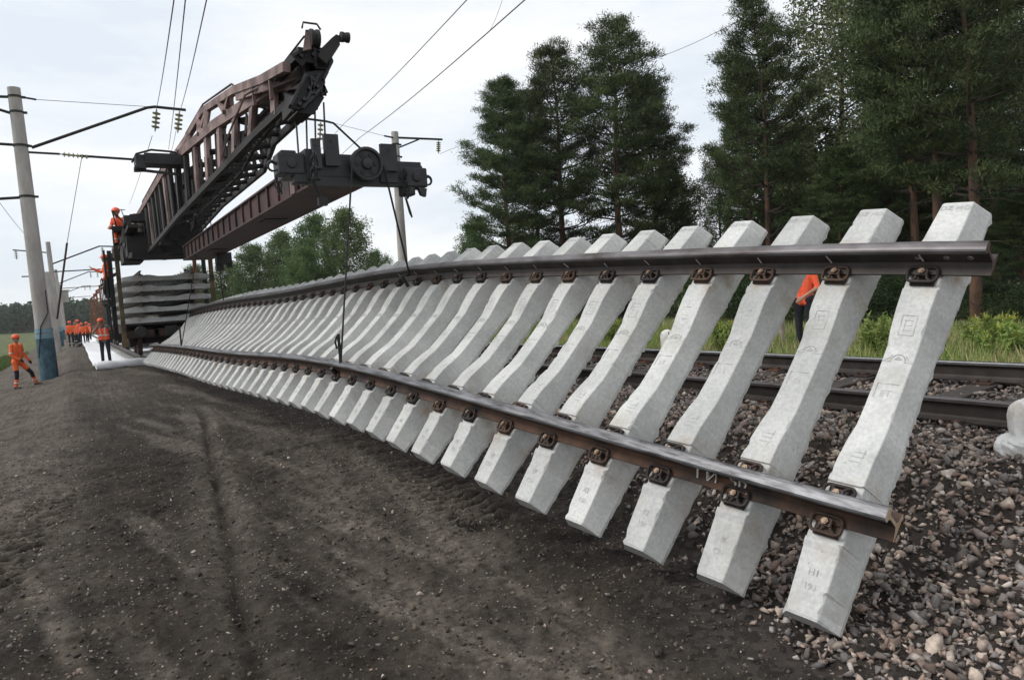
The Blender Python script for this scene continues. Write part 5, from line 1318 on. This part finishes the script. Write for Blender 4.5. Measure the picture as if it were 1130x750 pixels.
def make_pine(seed, H, base, spread, dens=1.0, lean=.0, col=(.056, .086, .030)):
    """Scots pine: tapered trunk with limbs, needle tufts in flat cloud-like layers"""
    r = np.random.RandomState(seed); pr = random.Random(seed)
    tb = MB(); ax = []
    wob = [(pr.uniform(-1, 1), pr.uniform(-1, 1)) for _ in range(8)]
    def axis_(z):
        t = z / H; return Vector((lean * t * t * H + .10 * math.sin(t * 6 + wob[0][0] * 3) * t * 2, .10 * math.cos(t * 5 + wob[1][0] * 3) * t * 2, z))
    n = 14; r0 = H * .0165
    tb.tube([axis_(H * .97 * i / n) - Vector((0, 0, .3 if i == 0 else 0)) for i in range(n + 1)], [max(.02, r0 * (1 - .92 * (i / n) ** .9)) for i in range(n + 1)], 10)
    C, Dr = [], []
    z = H * base; ang = pr.uniform(0, 6)
    while z < H * .985:
        t = (z - H * base) / (H * (1 - base))
        prof = (.55 + .45 * math.sin(min(1, t * 1.9) * math.pi / 2)) * (1 - t ** 1.7) ** .8 + .10
        for k in range(pr.randint(5, 7)):
            ang += 2.4 + pr.uniform(-.5, .5); L = spread * prof * pr.uniform(.55, 1.18)
            rise = pr.uniform(.05, .35) + .35 * t; p0 = axis_(z + pr.uniform(-.15, .15))
            d = Vector((math.cos(ang), math.sin(ang), rise)); d.normalize(); pts = []
            for q in range(6):
                u = q / 5; pts.append(p0 + Vector((d.x, d.y, 0)) * L * u + Vector((0, 0, d.z * L * u * .8 + (.18 * L * u * u - .22 * L * u * (1 - u)) * (1 if t > .3 else .6))) + Vector((pr.uniform(-1, 1), pr.uniform(-1, 1), pr.uniform(-1, 1))) * .05 * L * u)
            tb.mi = 1; tb.tube(pts, [max(.008, .010 + .7 * r0 * .28 * (1 - t * .6) * (1 - q / 5.3)) for q in range(6)], 5, cap=False)
            m_ = int((3.4 + L * 4.4) * dens)
            for q in range(m_):
                u = pr.uniform(.34, 1.03) ** .62; i = min(int(u * 5), 4); p = pts[i].lerp(pts[i + 1], min(1, u * 5 - i))
                lat = Vector((-d.y, d.x, 0)) * pr.gauss(0, .24) * L * (1.15 - .6 * u); p = p + lat + Vector((0, 0, pr.uniform(-.02, .18) + abs(lat.length) * .12))
                C.append(p[:]); dd = Vector((d.x, d.y, .35)) + lat * .5; Dr.append(dd.normalized()[:])
        z += pr.uniform(.46, .86) * (1.05 - .55 * t)
    for k in range(16):
        z = H * pr.uniform(.10, max(.14, base + .08)); a = pr.uniform(0, 6.28); L = pr.uniform(.4, 1.5); p0 = axis_(z); tb.mi = 1
        tb.tube([p0, p0 + Vector((math.cos(a) * L * .5, math.sin(a) * L * .5, -.02 * L)), p0 + Vector((math.cos(a + .2) * L, math.sin(a + .2) * L, -.16 * L))], [.022, .014, .005], 4, cap=False)
    C = np.array(C); Dr = np.array(Dr); nb = 64
    c = np.repeat(C, nb, 0); dr = np.repeat(Dr, nb, 0); nn = len(c)
    g = r.normal(size=(nn, 3)); d = unit(dr * .55 + g * .75 + np.array([0, 0, .45])); off = r.normal(size=(nn, 3)) * np.array([.19, .19, .07])
    T = tri_cloud(c + off, d, r.uniform(.09, .21, nn), r.uniform(.012, .022, nn), r)
    clump = np.repeat(r.uniform(.55, 1.5, (len(C), 1)), nb, 0); tone = np.array(col)[None] * clump * r.uniform(.8, 1.2, (nn, 1)); tone[:, 0] *= 1 + .25 * (clump[:, 0] - 1)
    cm = fast_mesh('crown', T.reshape(-1, 3), np.arange(nn * 3).reshape(-1, 3), M['needle'], cols=np.repeat(tone, 3, 0))
    return tb.mesh('trunk', [M['bark_pine'], M['bark_dark']], smooth=True), cm

def make_broad(seed, H, base, spread, nleaf=14000, leaf=.10, tight=.26, col=(.06, .105, .03), droop=.5, bark='bark_birch', shape=1.0, r0=None):
    r = np.random.RandomState(seed); pr = random.Random(seed); tb = MB(); r0 = r0 or H * .012
    def axis_(z): t = z / H; return Vector((.25 * math.sin(t * 4 + seed) * t, .25 * math.cos(t * 3.3 + seed) * t, z))
    tb.tube([axis_(H * .95 * i / 10) - Vector((0, 0, .3 if i == 0 else 0)) for i in range(11)], [max(.012, r0 * (1 - .95 * i / 10)) for i in range(11)], 8)
    C, W = [], []; ang = 0
    nb = int(34 + H * 2.2)
    for k in range(nb):
        t = (k + .5) / nb; z = H * (base + (1 - base) * t * .93); ang += 2.4 + pr.uniform(-.4, .4)
        prof = math.sin(math.pi * min(1, .16 + t * .84) ** shape) ** .7; L = spread * (prof * .95 + .10) * pr.uniform(.6, 1.15); up = .75 - .35 * (1 - t)
        pts = []
        for q in range(6):
            u = q / 5; pts.append(axis_(z) + Vector((math.cos(ang) * L * u, math.sin(ang) * L * u, L * u * up - droop * L * u * u * .75)) + Vector((pr.gauss(0, 1), pr.gauss(0, 1), pr.gauss(0, 1))) * .05 * L * u)
        tb.tube(pts, [max(.006, r0 * .34 * (1 - t * .5) * (1 - q / 5.2)) for q in range(6)], 4, cap=False)
        for q in range(int(7 + L * 5)):
            u = pr.uniform(.3, 1.05); i = min(int(u * 5), 4); p = pts[i].lerp(pts[i + 1], min(1, u * 5 - i)) + Vector((pr.gauss(0, 1), pr.gauss(0, 1), pr.gauss(0, .8))) * (.12 * L)
            C.append(p[:]); W.append(pr.uniform(.7, 1.3))
    C = np.array(C); per = max(3, int(nleaf / len(C))); nn = len(C) * per
    c = np.repeat(C, per, 0); spreadv = np.array([tight, tight, tight]) * (H / 12) ** .5
    off = r.normal(size=(nn, 3)) * spreadv; off[:, 2] -= np.abs(r.normal(size=nn)) * droop * .42
    d = unit(r.normal(size=(nn, 3)) + np.array([0, 0, -droop])); T = tri_cloud(c + off, d, r.uniform(.6, 1.25, nn) * leaf, r.uniform(.28, .5, nn) * leaf, r)
    cl = np.repeat(r.uniform(.65, 1.35, (len(C), 1)), per, 0); tone = np.array(col)[None] * cl * r.uniform(.75, 1.25, (nn, 1)); tone[:, 0] *= r.uniform(.85, 1.3, nn)
    cm = fast_mesh('crown', T.reshape(-1, 3), np.arange(nn * 3).reshape(-1, 3), M['leaf'], cols=np.repeat(tone, 3, 0))
    return tb.mesh('trunk', M[bark], smooth=True), cm

def put(proto, name, px, d, top, H0, label, cat, group, zbase=None, rz=0.0, fat=1.0, parts=('trunk', 'crown')):
    p = at(px, 330, d=d); z = gz(p.x, p.y) if zbase is None else zbase; h = at(px, top, d=d).z - z
    root = empty(name, (p.x, p.y, z), label, cat, group, rz); s = h / H0; root.scale = (s * fat, s * fat, s)
    for nm, me in zip(parts, proto): link(nm, me, root)
    return root
PA = make_pine(101, 13, .16, 3.3, .8); PB = make_pine(202, 13, .26, 3.0, .82, .02); PC2 = make_pine(303, 13, .05, 3.1, 1.15); PD = make_pine(404, 13, .28, 3.2, 1.15, -.02)
g1 = 'pines beyond the second track'
put(PC2, 'pine_tree', 567, 31, 92, 13, 'leftmost short dark pine with a rounded outer side', 'tree', g1, rz=1.0, fat=.95)
put(PA, 'pine_tree', 626, 33, 58, 13, 'pine with a pointed top just left of the tallest pine', 'tree', g1, rz=2.2)
put(PB, 'pine_tree', 688, 31, 27, 13, 'tallest pine of the left clump, standing above the middle sleepers', 'tree', g1, rz=.4)
put(PC2, 'pine_tree', 727, 34, 92, 13, 'lower pine on the right flank of the left clump', 'tree', g1, rz=3.9)
put(PA, 'pine_tree', 598, 35, 104, 13, 'pine filling the clump behind the leftmost pine', 'tree', g1, rz=5.2, fat=.9)
put(PB, 'pine_tree', 852, 25, 2, 13, 'single narrow pine with bare reddish trunk left of the pale birch', 'tree', g1, rz=1.7, fat=.84)
put(PD, 'pine_tree', 832, 28, 70, 13, 'thin dark pine close behind the single narrow pine', 'tree', g1, rz=4.4, fat=.72)
put(PD, 'pine_tree', 1012, 22, -130, 13, 'large pine at the right whose crown leaves the picture top', 'tree', g1, rz=.2, fat=.66)
put(PD, 'pine_tree', 1036, 19, -170, 13, 'pine with bare reddish trunk above the second sleeper from the right', 'tree', g1, rz=2.0, fat=.76)
put(PB, 'pine_tree', 1077, 17.5, -190, 13, 'pine with thick trunk directly behind the rightmost sleeper', 'tree', g1, rz=3.3, fat=.78)
put(PA, 'pine_tree', 1150, 21, -120, 13, 'pine cut off by the right picture edge', 'tree', g1, rz=4.1, fat=.85)
put(PC2, 'pine_tree', 930, 23, 165, 13, 'bushy young pine below the pale birch', 'tree', g1, rz=5.5, fat=1.25)
put(PC2, 'pine_tree', 985, 25, 130, 13, 'bushy pine filling the dark middle of the right wood', 'tree', g1, rz=.9, fat=1.1)
put(PA, 'pine_tree', 1100, 27, 30, 13, 'pine deep in the right wood behind the bare trunks', 'tree', g1, rz=2.7, fat=1.05)
put(PC2, 'pine_tree', 1128, 18, 215, 13, 'low young pine at the right edge behind the sack', 'tree', g1, rz=1.9, fat=1.5)
put(PC2, 'pine_tree', 1040, 24, 200, 13, 'low dark pine seen between the two rightmost sleepers', 'tree', g1, rz=3.0, fat=1.6)

BA = make_broad(11, 12, .16, 2.9, 24000, .17, .26, (.085, .140, .045), .55); BB = make_broad(12, 12, .10, 3.4, 26000, .18, .26, (.072, .128, .040), .35); BC = make_broad(13, 12, .22, 2.4, 36000, .095, .15, (.125, .16, .075), .95, shape=.8, bark='bark_dark')
g2 = 'birches beyond the railway'
put(BC, 'birch_tree', 934, 30, -60, 12, 'pale thin birch rising between the two dark pine groups', 'tree', g2, rz=.5, fat=1.15)
put(BC, 'birch_tree', 800, 31, 152, 12, 'drooping birch left of the single narrow pine', 'tree', g2, rz=2.5, fat=.9)
put(BA, 'birch_tree', 745, 38, 170, 12, 'light green birch low between the left pines and the narrow pine', 'tree', g2, rz=3.5, fat=.8)
put(BB, 'birch_tree', 524, 55, 243, 12, 'small bright round birch at the left foot of the pines', 'tree', g2, rz=.2, fat=.8)
put(BA, 'birch_tree', 386, 66, 224, 12, 'tallest birch of the green clump below the lifting beam', 'tree', g2, rz=.0, fat=1.0)
put(BB, 'birch_tree', 352, 70, 232, 12, 'broad birch left of the tallest one below the lifting beam', 'tree', g2, rz=1.2, fat=1.0)
put(BA, 'birch_tree', 318, 72, 250, 12, 'rounded birch directly under the middle of the lifting beam', 'tree', g2, rz=2.4, fat=1.1)
put(BB, 'birch_tree', 286, 74, 266, 12, 'birch at the left part of the green clump', 'tree', g2, rz=3.6, fat=1.2)
put(BA, 'birch_tree', 254, 78, 284, 12, 'low birch just right of the stacked panels', 'tree', g2, rz=4.8, fat=1.2)
put(BB, 'birch_tree', 216, 84, 290, 12, 'low birch glimpsed above the stacked panels', 'tree', g2, rz=.7, fat=1.3)
put(BB, 'birch_tree', 418, 72, 274, 12, 'small birch at the right end of the green clump', 'tree', g2, rz=5.6, fat=1.0)
put(BA, 'birch_tree', 340, 64, 268, 12, 'bright young birch in front of the green clump', 'tree', g2, rz=1.9, fat=1.3)

# undergrowth along the edge of the wood
SA = make_broad(21, 3, .02, 1.7, 9000, .085, .26, (.032, .060, .022), .2, 'bark_dark', shape=.7, r0=.03); SB = make_broad(22, 3, .02, 1.5, 8000, .075, .26, (.05, .085, .028), .25, 'bark_dark', shape=.7, r0=.025)
words = ['at the left end of', 'second along', 'third along', 'fourth along', 'fifth along', 'sixth along', 'seventh along', 'eighth along', 'ninth along', 'tenth along', 'near the right end of', 'at the right end of']
for i, (px, d, top) in enumerate([(610, 34, 285), (668, 30, 290), (712, 29, 300), (764, 27, 292), (806, 25, 300), (846, 23, 296), (896, 21, 300), (946, 20, 296), (1000, 19, 300), (1050, 18.6, 310), (1096, 17.6, 312), (1142, 16.5, 306)]):
    put(SA if i % 3 else SB, 'shrub', px, d, top, 3, 'dark leafy shrub %s the wood edge undergrowth' % words[i], 'shrub', 'shrubs along the wood edge', rz=i * 1.3, fat=1.5)

# grass and weeds of the verge
def grass_patch(name, x, y, hmin, hmax, label, pal, wid=.006):
    n = len(x); z = height(x, y) - .02; d = unit(np.stack([rs.normal(size=n) * .35, rs.normal(size=n) * .35, np.ones(n)], 1))
    T = tri_cloud(np.stack([x, y, z], 1), d, rs.uniform(hmin, hmax, n) * (.55 + .9 * (fbm(x, y, .9, 3, 71) + .5)), np.full(n, wid) * rs.uniform(.7, 1.6, n), rs)
    pal = np.array(pal); k = np.clip((fbm(x, y, .7, 3, 81) + .5) * len(pal) + rs.normal(size=n) * .7, 0, len(pal) - 1).astype(int)
    tone = pal[k] * rs.uniform(.75, 1.25, (n, 1))
    o = link(name, fast_mesh(name, T.reshape(-1, 3), np.arange(n * 3).reshape(-1, 3), M['grass'], cols=np.repeat(tone, 3, 0)))
    tag(o, label, 'grass', None, 'stuff')
n = 60000
x = rs.uniform(8.7, 16, n) ; y = rs.uniform(-1, 30, n); kp = rs.rand(n) < np.clip((x - 8.6) / .9, 0, 1) * np.where(x < 9.6, .45, 1); x, y = x[kp], y[kp]
grass_patch('verge_grass', x, y, .09, .34, 'uneven grass verge between the far rail and the wood', [(.22, .29, .07), (.15, .23, .055), (.25, .28, .09), (.38, .33, .18), (.12, .19, .05)], .011)
n = 30000
x = -3.4 - np.abs(rs.normal(size=n)) * 6; y = rs.uniform(14, 75, n)
grass_patch('bank_grass', x, y, .15, .45, 'green grass on the bank left of the railway', [(.08, .12, .035), (.06, .10, .03), (.10, .13, .045)], .02)

def weed(i, px, X, h, label, flower=True):
    p = at(px, 360, X=X); r = np.random.RandomState(500 + i); z = gz(p.x, p.y)
    root = empty('weed_plant', (p.x, p.y, z), label, 'plant', 'tall weeds on the verge')
    st = MB(); tips = []
    for k in range(26):
        a = r.uniform(0, 6.28); q = r.uniform(.05, .45); b = Vector((r.normal() * .16, r.normal() * .16, -.02)); e = b + Vector((math.cos(a) * q * .6, math.sin(a) * q * .6, h * r.uniform(.65, 1.1)))
        st.tube([b, b.lerp(e, .5) + Vector((0, 0, .05)), e], [.006, .005, .003], 4, cap=False); tips.append((b, e))
    so = st.build('stem', M['grass'], root, local=True)
    me = so.data; ca = me.attributes.new('tone', 'FLOAT_COLOR', 'POINT'); ca.data.foreach_set('color', np.tile(np.array([.09, .12, .04, 1], np.float32), len(me.vertices)))
    C = np.concatenate([np.array(b)[None] + (np.array(e) - np.array(b))[None] * r.uniform(.2, 1, (46, 1)) for b, e in tips]); n = len(C)
    d = unit(r.normal(size=(n, 3)) + np.array([0, 0, .5])); T = tri_cloud(C + r.normal(size=(n, 3)) * .03, d, r.uniform(.05, .13, n), r.uniform(.012, .024, n), r)
    tone = np.array([.20, .27, .07]) * r.uniform(.7, 1.3, (n, 1)); link('foliage', fast_mesh('foliage', T.reshape(-1, 3), np.arange(n * 3).reshape(-1, 3), M['grass'], cols=np.repeat(tone, 3, 0)), root)
    if flower:
        C = np.concatenate([np.array(e)[None] + r.normal(size=(16, 3)) * .035 for b, e in tips if r.rand() < .4]); n = len(C); d = unit(r.normal(size=(n, 3)))
        T = tri_cloud(C, d, r.uniform(.02, .04, n), r.uniform(.010, .018, n), r); tone = np.array([.42, .36, .03]) * r.uniform(.7, 1.2, (n, 1))
        o = link('flower', fast_mesh('flower', T.reshape(-1, 3), np.arange(n * 3).reshape(-1, 3), M['grass'], cols=np.repeat(tone, 3, 0)), root); o['kind'] = 'stuff'
weed(0, 676, 11.0, .6, 'yellow flowering weed far along the verge, left of the white marker'); weed(1, 806, 10.2, .62, 'yellow flowering weed right of the white marker'); weed(2, 978, 11.2, .62, 'tall bushy weed between the two rightmost sleepers', False)
weed(3, 1000, 10.6, .55, 'weed with pale dry stems close to the rightmost sleeper', False); weed(4, 1098, 12.5, .5, 'yellow flowering weed near the right edge'); weed(5, 1122, 11.6, .42, 'small weed at the far right edge of the verge'); weed(6, 770, 11.8, .8, 'leafy weed straight behind the white marker', False)

# far woods on the hills
def far_wood(name, n, amin, amax, dmin, dmax, hmin, hmax, label, col, seed, m_=90, lf=.095):
    r = np.random.RandomState(seed); Vs, Fs, Cs = [], [], []; base = 0
    for i in range(n):
        a = R(r.uniform(amin, amax)); d = r.uniform(dmin, dmax); x, y = d * math.sin(a), d * math.cos(a); z = gz(x, y); h = r.uniform(hmin, hmax); con = r.rand() < .55
        u = r.rand(m_) ** .7; th = r.uniform(0, 6.28, m_); wdt = h * (.20 * (1 - u) + .02 if con else .30 * np.sin(np.pi * np.clip(u * .9 + .08, 0, 1)) ** .7)
        rad = wdt * np.sqrt(r.uniform(.2, 1, m_)); c = np.stack([x + rad * np.cos(th), y + rad * np.sin(th), z + h * (.06 + .94 * u)], 1)
        dd = unit(np.stack([np.cos(th), np.sin(th), np.full(m_, -.25 if con else .4)], 1) + r.normal(size=(m_, 3)) * .5)
        T = tri_cloud(c, dd, r.uniform(.65, 1.35, m_) * lf * h, r.uniform(.32, .65, m_) * lf * h, r); Vs.append(T.reshape(-1, 3)); Fs.append(np.arange(m_ * 3).reshape(-1, 3) + base); base += m_ * 3
        Cs.append(np.repeat(np.array(col) * (.8 if con else 1.25) * r.uniform(.7, 1.3, (m_, 1)), 3, 0))
    o = link(name, fast_mesh(name, np.concatenate(Vs), np.concatenate(Fs), M['leaf'], cols=np.concatenate(Cs))); tag(o, label, 'forest', None, 'stuff')
far_wood('far_forest', 1900, -9, 3.5, 330, 560, 7, 12, 'distant mixed forest on the low hill at the left', (.030, .055, .032), 41)
far_wood('far_tree_line', 420, 3.0, 34, 190, 330, 6, 11, 'distant dark tree line behind the train and the hanging panel', (.030, .055, .028), 42)
far_wood('deep_wood', 150, 51.5, 66, 34, 60, 5, 9, 'dense dark wood standing behind the pines on the right', (.030, .055, .024), 43, 900, .035)
far_wood('forest_edge', 130, 33, 52, 42, 70, 1.6, 3.4, 'low dark undergrowth far behind the left pines', (.032, .058, .024), 44, 260, .06)

# pale air over the whole valley
HAZE = 0.00022
def haze():
    mb = MB(); mb.box((150, 400, 19), (1300, 900, 62)); o = mb.build('haze', None if False else [bpy.data.materials.new('haze')]); o['kind'] = 'stuff'
    mt = o.data.materials[0]; mt.use_nodes = True; t = mt.node_tree; t.nodes.clear(); ou = t.nodes.new('ShaderNodeOutputMaterial'); pv = t.nodes.new('ShaderNodeVolumePrincipled')
    pv.inputs['Color'].default_value = (.99, 1, 1, 1); pv.inputs['Density'].default_value = HAZE; pv.inputs['Anisotropy'].default_value = .2; t.links.new(pv.outputs[0], ou.inputs['Volume'])
haze()
